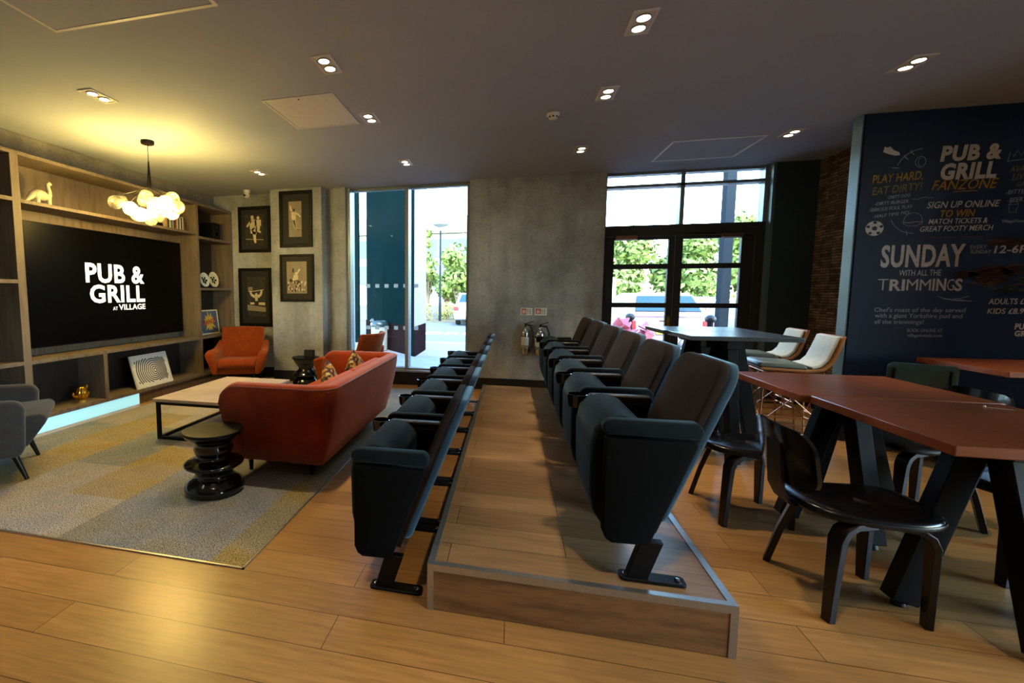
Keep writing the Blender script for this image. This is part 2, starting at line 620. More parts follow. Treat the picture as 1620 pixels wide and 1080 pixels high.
def put_text(mb, s, o, u, v, nrm, bold=0, shear=0, th=.0015):
    """map text so its left baseline is o, its width is u and its cap height is v"""
    vs, fs, x0, x1, y1 = text_mb(s, bold, shear)
    o, u, v, nrm = Vector(o), Vector(u), Vector(v), Vector(nrm)
    P = [o + u * ((p.x - x0) / (x1 - x0)) + v * (p.y / y1) for p in vs]
    k = len(P)
    mb.add([p + nrm * th for p in P], fs)
    ed = {}
    for f in fs:
        for a, b in zip(f, f[1:] + f[:1]):
            e = (min(a, b), max(a, b))
            ed[e] = ed.get(e, 0) + 1
    mb.add([p + nrm * th for p in P] + P, [(a, b, b + k, a + k) for (a, b), c in ed.items() if c == 1])
    return mb

def stroke(mb, pts, w, nrm, th=.0015):
    """a flat painted stroke along pts on a surface with normal nrm"""
    nrm = Vector(nrm)
    pts = [Vector(p) for p in pts]
    n = len(pts)
    L, R = [], []
    for i, p in enumerate(pts):
        d = (pts[min(i + 1, n - 1)] - pts[max(i - 1, 0)]).normalized()
        q = d.cross(nrm).normalized()
        ww = w[i] if isinstance(w, (list, tuple)) else w
        L.append(p + q * ww / 2 + nrm * th)
        R.append(p - q * ww / 2 + nrm * th)
    mb.add(L + R, [(i, i + 1, n + i + 1, n + i) for i in range(n - 1)])
    return mb

def arc_pts(c, rx, rz, a0, a1, n, y):
    return [(c[0] + rx * math.cos(math.radians(a0 + (a1 - a0) * i / n)), y, c[1] + rz * math.sin(math.radians(a0 + (a1 - a0) * i / n))) for i in range(n + 1)]

def flat(mb, poly, y, th=.002):
    """a flat polygon (x, z) lying on the plane y, facing -y"""
    return mb.prism(poly, 'y', y - th, y)

# ------------------------------------------------------------------ the room
ZC = 2.996
struct('floor', MB().box(-5.05, 6.6, -3.6, 7.12, -.12, 0), 'oak_floor')
struct('ceiling', MB().box(-5.05, 6.6, -3.6, 7.12, ZC, ZC + .25), 'ceiling')
struct('wall_left', MB().box(-5.05, -4.93, -3.6, 7.12, 0, ZC), 'concrete')
struct('wall_left_beam', MB().box(-4.93, -4.86, -3.6, 6.95, 2.735, ZC), 'concrete_beam', bevel=.006)
struct('wall_rear', MB().box(-5.05, 6.6, -3.72, -3.6, 0, ZC), 'black_wall')
struct('wall_right', MB().box(6.6, 6.72, -3.6, -2.8, 0, ZC).box(6.6, 6.72, 2.6, 5.2, 0, ZC).box(6.6, 6.72, -2.8, 2.6, 0, .25).box(6.6, 6.72, -2.8, 2.6, 2.9, ZC), 'black_wall')
w3 = MB().box(6.62, 6.7, -2.8, 2.6, .25, .3).box(6.62, 6.7, -2.8, 2.6, 2.85, 2.9)
for k in range(4):
    w3.box(6.62, 6.7, -2.8 + 1.783 * k, -2.75 + 1.783 * k, .3, 2.85)
w3 = struct('window_3', w3, 'frame')
link('glass', MB().box(6.655, 6.663, -2.75, 2.55, .3, 2.85), 'glass', w3)
struct('wall_back_left', MB().box(-4.93, -3.686, 6.95, 7.12, 0, ZC), 'concrete')
struct('wall_pillar', MB().box(-3.686, -2.836, 6.705, 7.12, 0, ZC), 'concrete')
struct('wall_back_recess', MB().box(-2.836, -2.68, 6.9, 7.12, 0, ZC), 'concrete')
struct('wall_back_pier', MB().box(-2.68, -2.49, 6.815, 7.12, 0, ZC), 'concrete')
struct('wall_back', MB().box(-.606, 1.196, 6.794, 7.12, 0, ZC), 'concrete')
struct('wall_back_right', MB().box(3.13, 3.75, 6.794, 7.12, 0, ZC), 'black_wall')
struct('wall_brick', MB().box(3.58, 3.75, 5.325, 6.794, 0, ZC), 'slate')
wb = struct('wall_board', MB().prism([(3.062, 5.2), (6.72, 5.2), (6.72, 5.325), (3.045, 5.325), (3.045, 5.217)], 'z', 0, ZC), 'navy_board')
struct('trim_1', MB().box(3.036, 3.0455, 5.2, 5.325, 0, ZC), 'teal_edge')
struct('baseboard_back', MB().box(-.606, 1.196, 6.778, 6.794, 0, .167), 'skirt', bevel=.003)
struct('baseboard_pillar', MB().box(-3.686, -2.82, 6.689, 6.705, 0, .167).box(-2.836, -2.82, 6.689, 6.9, 0, .167), 'skirt')
struct('baseboard_left', MB().box(-4.5, -3.686, 6.934, 6.95, 0, .167), 'skirt')
struct('baseboard_right', MB().box(3.13, 3.58, 6.778, 6.794, 0, .167).box(3.564, 3.58, 5.33, 6.78, 0, .1), 'skirt')
struct('baseboard_board', MB().box(3.05, 6.6, 5.185, 5.2, 0, .1), 'skirt')
struct('trim_2', MB().box(-2.49, -.606, 6.83, 7.12, 0, .2), 'skirt', bevel=.004)

# the tall window between the pillar and the concrete wall
w1 = struct('window_1', MB().box(-2.49, -2.43, 6.86, 7.06, .2, 2.99).box(-.66, -.607, 6.98, 7.06, .2, 2.99)
            .box(-2.43, -.607, 6.9, 7.06, .2, .25).box(-2.43, -.607, 6.96, 7.06, 2.955, 2.99).box(-1.565, -1.515, 6.86, 7.06, .25, 2.955), 'frame')
link('glass', MB().box(-2.43, -1.565, 7.0, 7.008, .25, 2.955).box(-1.515, -.66, 7.0, 7.008, .25, 2.955), 'glass', w1)
d = MB()
for zc_ in (1.507, .856):
    for k in range(6):
        xc = -2.19 + .15 * k + (.02 if k == 5 else 0)
        d.prism(rrect(xc - .033, xc + .033, zc_ - .029, zc_ + .029, .01, 3), 'y', 6.996, 6.9995)
link('frosted_dots', d, 'dot', w1)
link('sill', MB().box(-2.43, -.607, 6.815, 6.9, .2, .225), 'alu', w1)

# the glazed double door with its transom lights
w2 = struct('window_2', MB().box(1.197, 1.225, 6.9, 7.06, 2.3, 2.995).box(3.06, 3.129, 6.9, 7.06, 2.3, 2.995).box(1.225, 3.06, 6.93, 7.06, 2.965, 2.995)
            .box(1.225, 3.06, 6.9, 7.06, 2.795, 2.832).box(2.115, 2.165, 6.9, 7.06, 2.3, 2.995), 'frame')
link('glass', MB().box(1.225, 3.06, 7.0, 7.008, 2.3, 2.97), 'glass', w2)
struct('lit_reveal', MB().box(3.1, 3.1305, 6.794, 6.9, 0, 2.996), 'teal_edge')  # panel over the dark reveal, sky light put into its colour
struct('trim_3', MB().box(1.197, 3.129, 6.9, 7.06, 2.155, 2.3), 'door', bevel=.004)
struct('trim_4', MB().box(1.197, 1.245, 6.9, 7.06, 0, 2.155).box(3.0, 3.129, 6.9, 7.06, 0, 2.155), 'door', bevel=.003)
for k, (a, b, pa, pb) in enumerate(((1.247, 2.09, 1.345, 2.015), (2.094, 2.998, 2.185, 2.86))):
    fr = MB()
    rails = [(0, .42), (1.2, 1.265), (1.72, 1.787), (2.11, 2.152)]
    fr.box(a, pa, 6.93, 6.985, 0, 2.152).box(pb, b, 6.93, 6.985, 0, 2.152)
    for z0, z1 in rails:
        fr.box(pa, pb, 6.93, 6.985, z0, z1)
    dr = struct('door_%d' % (k + 1), fr, 'door')
    link('glass', MB().box(pa, pb, 6.955, 6.962, .42, 1.2).box(pa, pb, 6.955, 6.962, 1.265, 1.72).box(pa, pb, 6.955, 6.962, 1.787, 2.11), 'glass', dr)
    if k == 0:
        link('door_handle', MB().box(2.035, 2.07, 6.918, 6.93, .88, 1.08).lathe([(.011, 0), (.011, .05)], (2.052, 6.88, 1.02), 10, 'y').box(1.93, 2.06, 6.872, 6.888, 1.012, 1.03), 'brass', dr, bevel=.004)
    link('door_closer', MB().box(*((1.36, 1.62) if k == 0 else (2.62, 2.86)), 6.88, 6.93, 2.115, 2.165), 'copper', dr, bevel=.004)
    if k:
        link('closer_arm', MB().box(2.25, 2.62, 6.9, 6.91, 2.168, 2.18), 'copper', dr)

# ceiling fittings
def ceiling_hatch(x0, x1, y0, y1, label, lock=True):
    t = thing('ceiling_hatch', label, 'hatch', ((x0 + x1) / 2, (y0 + y1) / 2, ZC), 0, 'access hatches in the ceiling')
    w, h = (x1 - x0) / 2, (y1 - y0) / 2
    f = .022
    link('frame', MB().box(-w, w, -h, -h + f, -.006, 0).box(-w, w, h - f, h, -.006, 0).box(-w, -w + f, -h + f, h - f, -.006, 0).box(w - f, w, -h + f, h - f, -.006, 0), 'white', t)
    link('panel', MB().box(-w + f + .004, w - f - .004, -h + f + .004, h - f - .004, -.004, 0), 'white' if lock else 'ceiling', t)
    if lock:
        link('lock', MB().lathe([(.008, -.006), (.008, -.003)], (0, -h + .05, 0), 10), 'black', t)
ceiling_hatch(-2.063, -1.43, 3.635, 4.33, 'pale square ceiling hatch between the chandelier and the downlights')
ceiling_hatch(-2.75, -1.62, 1.2, 2.42, 'large flush ceiling hatch above the rug, cut by the top of the picture', False)
ceiling_hatch(1.62, 2.5, 5.62, 6.4, 'ceiling hatch close in front of the glazed double door', False)

def downlight():
    t = thing('ceiling_downlight', 'x', 'downlight')
    fr = MB()
    for a in ((-.068, .068, -.13, -.116), (-.068, .068, .116, .13), (-.068, -.056, -.116, .116), (.056, .068, -.116, .116)):
        fr.box(*a, -.008, 0)
    link('frame', fr, 'white', t)
    link('recess', MB().box(-.056, .056, -.116, .116, -.004, -.001), 'white', t)
    for s in (-1, 1):
        link('bulb', MB().lathe([(.036, -.008), (.036, -.004)], (0, s * .056, 0), 20), 'bulb', t)
        link('ring', MB().lathe([(.036, -.004), (.036, -.011), (.044, -.011), (.044, -.004)], (0, s * .056, 0), 20), 'alu', t)
    return t
dl = downlight()
spots = [(-3.3, 3.24, 'nearest the chandelier, above the media wall'), (-3.3, 5.73, 'in the far corner before the framed photographs'), (-1.29, 3.19, 'above the carpet, nearest of its row of three'),
         (-1.295, 4.22, 'touching the corner of the square hatch'), (-1.3, 5.73, 'before the tall window'), (.71, 3.16, 'above the front seats of the stage, largest in view'),
         (.71, 4.17, 'above the stage, between the largest one and the smoke detector'), (.72, 5.68, 'above the back of the stage, nearest the concrete wall'), (2.68, 4.15, 'above the cherry tables, nearest the navy board'), (2.69, 5.61, 'before the dark wall beside the door')]
spots += [(x, y, None) for y in (1.3, -.7, -2.5) for x in (-3.3, -1.3, .71, 2.68)] + [(4.6, 4.15, None), (4.6, 1.3, None)]
for i, (x, y, lb) in enumerate(spots):
    lb = 'twin recessed downlight ' + lb if lb else 'twin recessed downlight out of view behind the camera'
    if i == 0:
        o = dl
        o.location = (x, y, ZC)
        o['label'] = lb
        o['group'] = 'twin downlights in the ceiling'
    else:
        o = dup(dl, (x, y, ZC), 0, lb, 'twin downlights in the ceiling')
    lamp('downlight_lamp', 'SPOT', (0, 0, -.02), SPOT_W * (1 if y > 0 else .7), WARM, o, spot_size=math.radians(70), spot_blend=.9, shadow_soft_size=.05)

t = thing('smoke_detector', 'white domed smoke detector on the ceiling above the stage', 'smoke detector', (.326, 4.523, ZC))
link('base', MB().lathe([(.052, -.02), (.056, -.012), (.056, 0)], n=24), 'white', t)
link('chamber', MB().lathe([(.012, -.052), (.03, -.048), (.042, -.036), (.046, -.02)], n=24), 'white', t)
v_ = MB()
for k in range(8):
    a = k * PI / 4
    v_.box(.041 * math.cos(a) - .007, .041 * math.cos(a) + .007, .041 * math.sin(a) - .007, .041 * math.sin(a) + .007, -.037, -.028)
link('vents', v_, 'black', t)

t = thing('security_camera', 'small white turret security camera at the top of the photograph wall', 'security camera', (-4.06, 6.66, ZC))
link('base', MB().lathe([(.05, -.045), (.055, -.03), (.055, 0)], n=24), 'white', t)
link('turret', MB().sphere((0, -.01, -.075), .048, 20, 12), 'white', t)
link('lens', MB().lathe([(.018, 0), (.018, .012), (.012, .016)], (-.008, -.066, -.085), 16, 'y').lathe([(.006, 0), (.006, .01)], (.02, -.056, -.085), 10, 'y'), 'black', t)

# ------------------------------------------------------------------ carpet and stage
tag(link('area_carpet', MB().box(-4.43, -1.303, 2.0, 6.53, 0, .006), 'carpet'), 'speckled grey, blue and mustard carpet tiles under the orange sofa', 'carpet')
struct('trim_5', MB().box(-1.303, -1.293, 1.99, 6.53, 0, .008).box(-4.43, -1.293, 1.99, 2.0, 0, .008), 'alu')

PX0, PX1, PY0, PY1, PZ = -.335, .864, 1.923, 6.04, .212
st = thing('stage', 'low oak stage with aluminium edges carrying the second row of cinema seats', 'stage', ((PX0 + PX1) / 2, PY0, 0))
link('deck', MB().box(PX0 + .006, PX1 - .006, PY0 + .006, PY1, .006, PZ - .004), 'oak_stage', st, world=True)
link('fascia', MB().box(PX0 + .002, PX1 - .002, PY0 + .0015, PY0 + .012, .004, PZ - .006), 'oak_front', st, world=True)
tr = MB().box(PX0, PX1, PY0, PY0 + .028, PZ - .005, PZ + .001).box(PX0, PX1, PY0 - .002, PY0 + .002, PZ - .03, PZ)
tr.box(PX0, PX0 + .028, PY0 + .028, PY1, PZ - .005, PZ + .001).box(PX0 - .002, PX0 + .002, PY0, PY1, PZ - .03, PZ)
tr.box(PX1 - .028, PX1, PY0 + .028, PY1, PZ - .005, PZ + .001).box(PX1 - .002, PX1 + .002, PY0, PY1, PZ - .03, PZ)
for x in (PX0, PX1 - .026):
    tr.box(x, x + .026, PY0 - .002, PY0 + .004, 0, PZ - .03)
for x in (PX0, PX1):
    tr.box(x - .002, x + .002, PY0, PY0 + .026, 0, PZ - .03)
link('edge_trim', tr, 'alu', st, world=True)

# ------------------------------------------------------------------ cinema seats
def cinema_seat():
    t = thing('cinema_seat', 'x', 'cinema seat')
    poly = [(-.205, .60), (.128, .60), (.138, .585), (-.02, .165), (-.035, .155), (-.165, .15), (-.19, .165), (-.205, .20)]
    link('side_panel', MB().prism(poly, 'y', 0, .048), 'panel', t, bevel=.012, seg=3)
    pad = [(-.218, .63), (-.217, .65), (-.206, .667), (-.18, .675), (.125, .677), (.143, .668), (.152, .648), (.149, .625), (.14, .612), (-.205, .612)]
    link('arm_pad', MB().prism(pad, 'y', -.005, .055), 'seat', t, bevel=.012, seg=3)
    link('end_panel', MB().prism([(-.13, .6), (.10, .6), (.075, .52), (-.03, .16), (-.15, .16), (-.16, .2)], 'y', .592, .626), 'black', t, bevel=.006)
    far = link('armrest', MB().prism([(-.23, .585), (-.24, .615), (.12, .618), (.09, .50), (-.12, .535)], 'y', .584, .632), 'blackgloss', t, bevel=.006)
    link('pad', MB().prism(rrect(-.185, .125, .612, .656, .02, 4), 'y', .582, .636), 'arm', far, bevel=.014, seg=3)
    link('cup_holder', MB().lathe([(.034, .578), (.046, .583), (.05, .60), (.053, .648), (.047, .65), (.043, .60), (.03, .59)], (-.238, .605, 0), 24), 'blackgloss', far)
    link('badge', MB().lathe([(.019, 0), (.019, .006), (.015, .008)], (-.03, .577, .582), 18, 'y'), 'brass', far)
    cu = [(-.245, .32), (-.25, .54), (-.235, .61), (-.195, .655), (-.13, .672), (-.05, .655), (-.005, .59), (-.03, .35), (-.085, .20), (-.14, .168), (-.195, .19), (-.228, .24)]
    link('seat', MB().prism(cu, 'y', .066, .572), 'seat', t, bevel=.035, seg=4)
    # the back: a padded front on a velvet shell, leaning back
    def backslab(off0, off1, s0, s1, r, inset, bulge):
        out_ = []
        prof = rrect(.07 + inset, .582 - inset, s0, s1, r, 6, (r, r, .03, .03))
        def P(y, s, off, k):
            x = .012 + (s - .2) * .385 + off
            cx = (y - .326) / .26
            return (x + k * bulge * (1 - min(1, cx * cx)), y, s)
        cen = (.326, (s0 + s1) / 2)
        rings = []
        for off, sh, k in ((off1, .965, 1), (off1 + (off0 - off1) * .12, .99, .9), (off1 + (off0 - off1) * .3, 1, .6), (off0 + (off1 - off0) * .25, 1, 0), (off0 + (off1 - off0) * .08, .99, -.4), (off0, .965, -.6)):
            rings.append([P(cen[0] + (y - cen[0]) * sh, cen[1] + (s - cen[1]) * sh, off, k) for y, s in prof])
        return MB().loft(rings)
    link('backrest', backslab(-.052, .002, .44, .905, .095, .004, -.014), 'seatback', t, sharp=60)
    link('back_shell', backslab(-.008, .03, .22, .898, .10, .0, .014), 'backshell', t, sharp=60)
    link('edge_strip', MB().bar((-.01, .052, .2), (.13, .052, .58), .012, .045, (0, 1, 0)), 'darkwood', t)
    for y in (.026, .61):
        lg = link('leg', MB().prism([(-.105, .006), (-.022, .006), (.032, .17), (-.055, .17)], 'y', y - .02, y + .02), 'black', t, bevel=.004)
        link('foot_plate', MB().prism(rrect(-.128, .122, y - .034, y + .034, .018, 4), 'z', 0, .012), 'black', lg, bevel=.002)
        for x in (-.1, .096):
            link('bolt', MB().lathe([(.014, .012), (.014, .016), (.008, .02), (.004, .02)], (x, y, 0), 14), 'chrome', lg)
    return t

seat0 = cinema_seat()
ordinal = ['first', 'second', 'third', 'fourth', 'fifth', 'last']
first = True
for row, (x, z, nm) in enumerate(((-.5, 0, 'floor row beside the stage'), (.592, PZ, 'raised row on the stage'))):
    for i in range(6):
        y = 2.004 + .667 * i
        where = ('nearest seat of the ' if i == 0 else 'last seat, by the wall, in the ' if i == 5 else ordinal[i] + ' seat back in the ') + nm
        lb = 'folded velvet cinema seat, ' + where
        g = 'cinema seats on the floor' if row == 0 else 'cinema seats on the stage'
        if first:
            seat0.location = (x, y, z)
            seat0['label'] = lb
            seat0['group'] = g
            first = False
        else:
            dup(seat0, (x, y, z), 0, lb, g)

# ------------------------------------------------------------------ media wall
XB, XF = -4.925, -4.53
mw = thing('shelving_unit', 'wide weathered oak media wall of open shelves along the left wall', 'shelving', (-4.73, 4.4, 0))
def board(name, y0, y1, z0, z1, mat='unit', x0=XB + .015, x1=XF):
    return link(name, MB().box(x0, x1, y0, y1, z0, z1), mat, mw, bevel=.002, world=True)
for y0, y1 in ((1.85, 1.93), (3.43, 3.507), (6.04, 6.09), (6.9, 6.945)):
    board('post', y0, y1, .14, 2.725)
board('top_board', 1.85, 6.945, 2.69, 2.7255, x1=XF + .002)
board('bottom_board', 1.85, 6.945, .14, .18, x1=XF + .002)
board('shelf', 3.507, 6.04, 2.25, 2.285)
board('shelf', 3.507, 6.04, .70, .738)
for z in (2.29, 1.525, .742):
    board('shelf', 1.93, 3.43, z - .037, z)
for z in (2.24, 1.475, .738):
    board('shelf', 6.09, 6.9, z - .037, z)
board('divider', 4.325, 4.377, .18, .70)
for y0, y1, z0, z1, mt in ((1.85, 3.45, .14, 2.72, 'unit_shaded'), (3.45, 6.06, .14, .72, 'unit_shaded'), (3.45, 6.06, .72, 2.72, 'unit'), (6.06, 6.945, .14, 2.72, 'unit_shaded')):  # cubby shade is in the darker panels' colour
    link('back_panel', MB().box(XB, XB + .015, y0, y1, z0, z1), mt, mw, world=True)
link('plinth', MB().box(XB, XF - .02, 4.82, 6.945, 0, .14), 'unit_dark', mw, world=True)
link('light_panel', MB().box(XB, XF - .006, 1.9, 4.82, .006, .139), 'led_panel' if 'led_panel' in M else emit('backlit_panel', (.36, .78, .92), .85), mw, world=True, label='backlit pale cyan kick panel')

tv = thing('television', 'huge flat television showing white lettering on a black screen', 'television', (-4.8, 4.835, .8))
link('bezel', MB().box(-4.84, -4.775, 3.69, 5.98, .825, 2.13), 'black', tv, bevel=.006, world=True)
link('screen', MB().box(-4.776, -4.771, 3.7, 5.97, .84, 2.12), 'screen', tv, world=True)
tx = MB()
for s, y0, z0, y1, z1, h, b in (('PUB &', 4.372, 1.529, 5.253, 1.529, .218, .03), ('GRILL', 4.415, 1.289, 5.251, 1.289, .208, .03), ('AT', 4.730, 1.187, 4.80, 1.187, .041, .012), ('VILLAGE', 4.818, 1.187, 5.25, 1.187, .068, .02)):
    put_text(tx, s, (-4.771, y0, z0), (0, y1 - y0, z1 - z0), (0, 0, h), (1, 0, 0), b)
link('lettering', tx, 'tv_text', tv, world=True)
cb = MB().tube([(-4.82, 3.75, .84), (-4.8, 3.76, .78), (-4.82, 3.72, .745)], .004, 6)
link('cable', cb, 'hose', tv, world=True)

# ornaments on the shelves
t = thing('dinosaur_figurine', 'cream ceramic long-necked dinosaur on the shelf above the television', 'figurine', (-4.66, 3.8, 2.285))
bd = MB().tube([(0, -.15, .012), (0, -.115, .045), (0, -.075, .085), (0, -.03, .105), (0, .03, .10), (0, .075, .09), (0, .105, .115), (0, .108, .155), (0, .095, .195), (0, .092, .225), (0, .105, .236), (0, .135, .226)],
               [.008, .02, .037, .052, .052, .038, .026, .02, .018, .019, .022, .012], 12)
for x in (-.03, .03):
    for y in (-.045, .075):
        bd.tube([(x, y, 0), (x, y, .05), (x * .7, y, .09)], [.022, .021, .03], 10)
o = link('body', bd, 'bone', t, sharp=180)
md = o.modifiers.new('fuse', 'REMESH'); md.mode = 'VOXEL'; md.voxel_size = .005; md.use_smooth_shade = True
md = o.modifiers.new('soft', 'SMOOTH'); md.iterations = 4
tag(link('storage_box', MB().box(-4.80, -4.68, 3.53, 3.63, 2.2855, 2.37), 'bluegrey', bevel=.004), 'small blue grey box beside the dinosaur tail', 'box')
bk = ['b9a27a', '3c3326', 'd8d2c0', '6d6a5c', '9aa09a', '2f2a2c', 'a5482c', 'c7b79c', '4a5568', 'e6e2d8', '2b2f3a', 'ddd3bd', '7a4a33']
yb_ = 5.56
for k, c in enumerate(bk):
    w = .022 + .014 * ((k * 7) % 5) / 4
    h = .165 + .035 * ((k * 5) % 4) / 3
    mt = plain('book_cover_%d' % k, c, .6, var=.1)
    b = thing('book', ['tan', 'dark brown', 'cream', 'olive grey', 'pale green', 'black', 'rust red', 'beige', 'slate blue', 'white', 'navy', 'ivory', 'chestnut'][k] + ' book on the top shelf, number ' + ['one', 'two', 'three', 'four', 'five', 'six', 'seven', 'eight', 'nine', 'ten', 'eleven', 'twelve', 'thirteen'][k] + ' from the left of the row', 'book', (-4.70, yb_ + w / 2, 2.285), 0, 'books on the shelf above the television')
    link('cover', MB().box(-.07, .06, -w / 2 + .001, -w / 2 + .004, 0, h).box(-.07, .06, w / 2 - .004, w / 2 - .001, 0, h).box(.056, .06, -w / 2 + .001, w / 2 - .001, 0, h), mt, b)
    link('pages', MB().box(-.066, .056, -w / 2 + .004, w / 2 - .004, .004, h - .006), 'paper', b)
    yb_ += w
tag(link('ornament_box', MB().box(-4.72, -4.62, 5.40, 5.47, 2.2855, 2.345), 'black', bevel=.006), 'little dark box left of the books on the top shelf', 'box')

for nm, y, z, r, lb in (('a', 6.40, 1.475, .115, 'white decorative plate half hidden by the oak post'), ('b', 6.63, 1.475, .125, 'cream plate with a dark printed picture on the right hand shelf')):
    t = thing('display_plate', lb, 'plate', (-4.70, y, z), 0, 'plates stood up on the shelf')
    pl = MB().lathe([(r * .55, 0), (r * .98, .012), (r, .016), (r * .96, .02), (r * .6, .008), (.002, .008)], n=32, axis='x')
    rot = Matrix.Translation((0, 0, r + .012)) @ Matrix.Rotation(math.radians(-9), 4, 'Y')
    link('dish', pl.xf(rot), 'paper' if nm == 'a' else 'bone', t)
    pr_ = MB()
    random.seed(3)
    for k in range(9):
        yy, zz = random.uniform(-.45, .45) * r, random.uniform(-.5, .35) * r
        pr_.prism(rrect(yy - .016, yy + .018, zz - .014, zz + .016, .006, 2), 'x', .0085, .011)
    link('printed_picture', pr_.xf(rot), 'black', t)
    link('stand', MB().box(-.05, .05, -.04, -.03, 0, .012).box(-.05, .05, .03, .04, 0, .012).box(.03, .04, -.04, .04, 0, .022), 'black', t)

def leaning(name, label, cat, loc, w, h, tilt, fmat, bw=.022, th=.024):
    t = thing(name, label, cat, loc)
    rot = Matrix.Rotation(-tilt, 4, 'Y')
    f = MB().box(-th, 0, -w / 2, w / 2, 0, bw).box(-th, 0, -w / 2, w / 2, h - bw, h).box(-th, 0, -w / 2, -w / 2 + bw, bw, h - bw).box(-th, 0, w / 2 - bw, w / 2, bw, h - bw)
    link('frame', f.xf(rot), fmat, t)
    return t, rot, lambda mb: mb.xf(rot)
t, rot, R_ = leaning('framed_print', 'white framed op art print of dark concentric rings leaning on the low shelf', 'picture', (-4.555, 5.145, .181), .63, .43, .27, 'white', .028)
link('print', R_(MB().box(-.02, -.008, -.29, .29, .026, .404)), 'paper', t)
rg = MB()
for k in range(19):
    r = .025 + k * .0265
    cy, cz = .055 - .005 * k, .20 + .0008 * k
    seg = []
    for a in range(0, 361, 6):
        y, z = cy + r * math.cos(math.radians(a)), cz + r * math.sin(math.radians(a))
        ok = -.262 < y < .262 and .052 < z < .378
        if ok: seg.append((-.0078, y, z))
        if (not ok or a == 360) and len(seg) > 1:
            stroke(rg, seg, .012 + .0003 * k, (1, 0, 0), .0012)
        if not ok: seg = []
link('rings', R_(rg), 'spiral', t)

t, rot, R_ = leaning('framed_print', 'comic burst print reading BANG in a cream frame behind the orange armchair', 'picture', (-4.70, 6.54, .739), .46, .39, .12, 'bone', .02)
link('print', R_(MB().box(-.02, -.006, -.212, .212, .018, .372)), 'bluegrey', t)
bu = []
for k in range(22):
    a = 2 * PI * k / 22
    r = (.165 if k % 2 == 0 else .095) * (1.0 + .15 * math.sin(k * 2.3))
    bu.append((.0 + r * math.cos(a) * .95, .195 + r * math.sin(a)))
link('burst', R_(MB().prism(bu, 'x', -.006, -.004)), 'yellow', t)
tx = MB()
put_text(tx, 'BANG!', (-.0035, -.15, .145), (0, .30, .03), (0, 0, .085), (1, 0, 0), .03, 0)
link('lettering', R_(tx), 'red', t)

t = thing('cactus_figurine', 'gold cactus figurine with three arms in the low cubby', 'figurine', (-4.65, 4.125, .18))
cz = []
for i in range(9):
    z = .03 + .15 * i / 8
    r = .055 * math.sin(PI * (.18 + .74 * i / 8)) ** .7
    cz.append([((r * (1 + .1 * math.cos(10 * a))) * math.cos(a), (r * (1 + .1 * math.cos(10 * a))) * math.sin(a), z) for a in [2 * PI * k / 60 for k in range(60)]])
link('body', MB().loft(cz), 'gold', t, sharp=80)
link('foot', MB().lathe([(.035, 0), (.036, .008), (.022, .03), (.03, .04)], n=24), 'yellow', t)
for pts in ([(0, -.045, .08), (0, -.09, .075), (0, -.105, .11), (0, -.1, .125)], [(0, .04, .06), (0, .075, .062), (0, .088, .09), (0, .085, .105)], [(0, .03, .13), (0, .06, .145), (0, .07, .17), (0, .068, .185)]):
    link('arm', MB().tube(pts, [.014, .014, .013, .008], 10), 'gold', t)
t = thing('vase', 'small polished silver vase at the frame edge on the low left shelf', 'vase', (-4.60, 3.17, .742))
link('body', MB().lathe([(.03, 0), (.05, .04), (.065, .09), (.05, .13), (.03, .15), (.034, .16)], n=8), 'chrome', t, sharp=10)
t = thing('speaker', 'black loudspeaker in the top right cubby of the media wall', 'speaker', (-4.72, 6.66, 2.2405))
link('cabinet', MB().box(-.12, .1, -.085, .085, 0, .27), 'black', t, bevel=.006)
link('woofer', MB().lathe([(.06, 0), (.062, .006), (.045, .002), (.012, -.004)], (.1, 0, .1), 24, 'x'), 'hose', t)
link('tweeter', MB().lathe([(.026, 0), (.027, .005), (.012, .008)], (.1, 0, .2), 18, 'x'), 'hose', t)

# ------------------------------------------------------------------ framed sports photographs
def figure(mb, pts_list, y):
    for pts, w in pts_list:
        stroke(mb, [(x, y, z) for x, z in pts], w, (0, -1, 0), .0012)
def photo(label, x0, x1, z0, z1, ax0, ax1, az0, az1, yw, bg_, extra, fw=.05):
    cx, cz = (x0 + x1) / 2, z0
    t = thing('framed_photograph', label, 'picture', (cx, yw, cz), 0, 'black framed sports photographs in the corner')
    f = MB().box(x0, x1, yw - .03, yw, z0, z0 + fw).box(x0, x1, yw - .03, yw, z1 - fw, z1).box(x0, x0 + fw, yw - .03, yw, z0 + fw, z1 - fw).box(x1 - fw, x1, yw - .03, yw, z0 + fw, z1 - fw)
    link('frame', f, 'black', t, bevel=.004, world=True)
    link('mount', MB().box(x0 + fw, x1 - fw, yw - .012, yw, z0 + fw, z1 - fw), 'mount', t, world=True)
    link('photo', MB().box(ax0, ax1, yw - .0145, yw - .012, az0, az1), bg_, t, world=True)
    for mat, fn in extra:
        mb = MB()
        fn(mb, yw - .0146, ax0, az0, ax1 - ax0, az1 - az0)
        link('figure_print', mb, mat, t, world=True)
    return t
def rel(poly, ax, az, w, h): return [(ax + p[0] * w, az + p[1] * h) for p in poly]
def head(mb, c, r, y): flat(mb, [(c[0] + r * math.cos(k * PI / 6), c[1] + r * 1.2 * math.sin(k * PI / 6)) for k in range(12)], y, .0014)
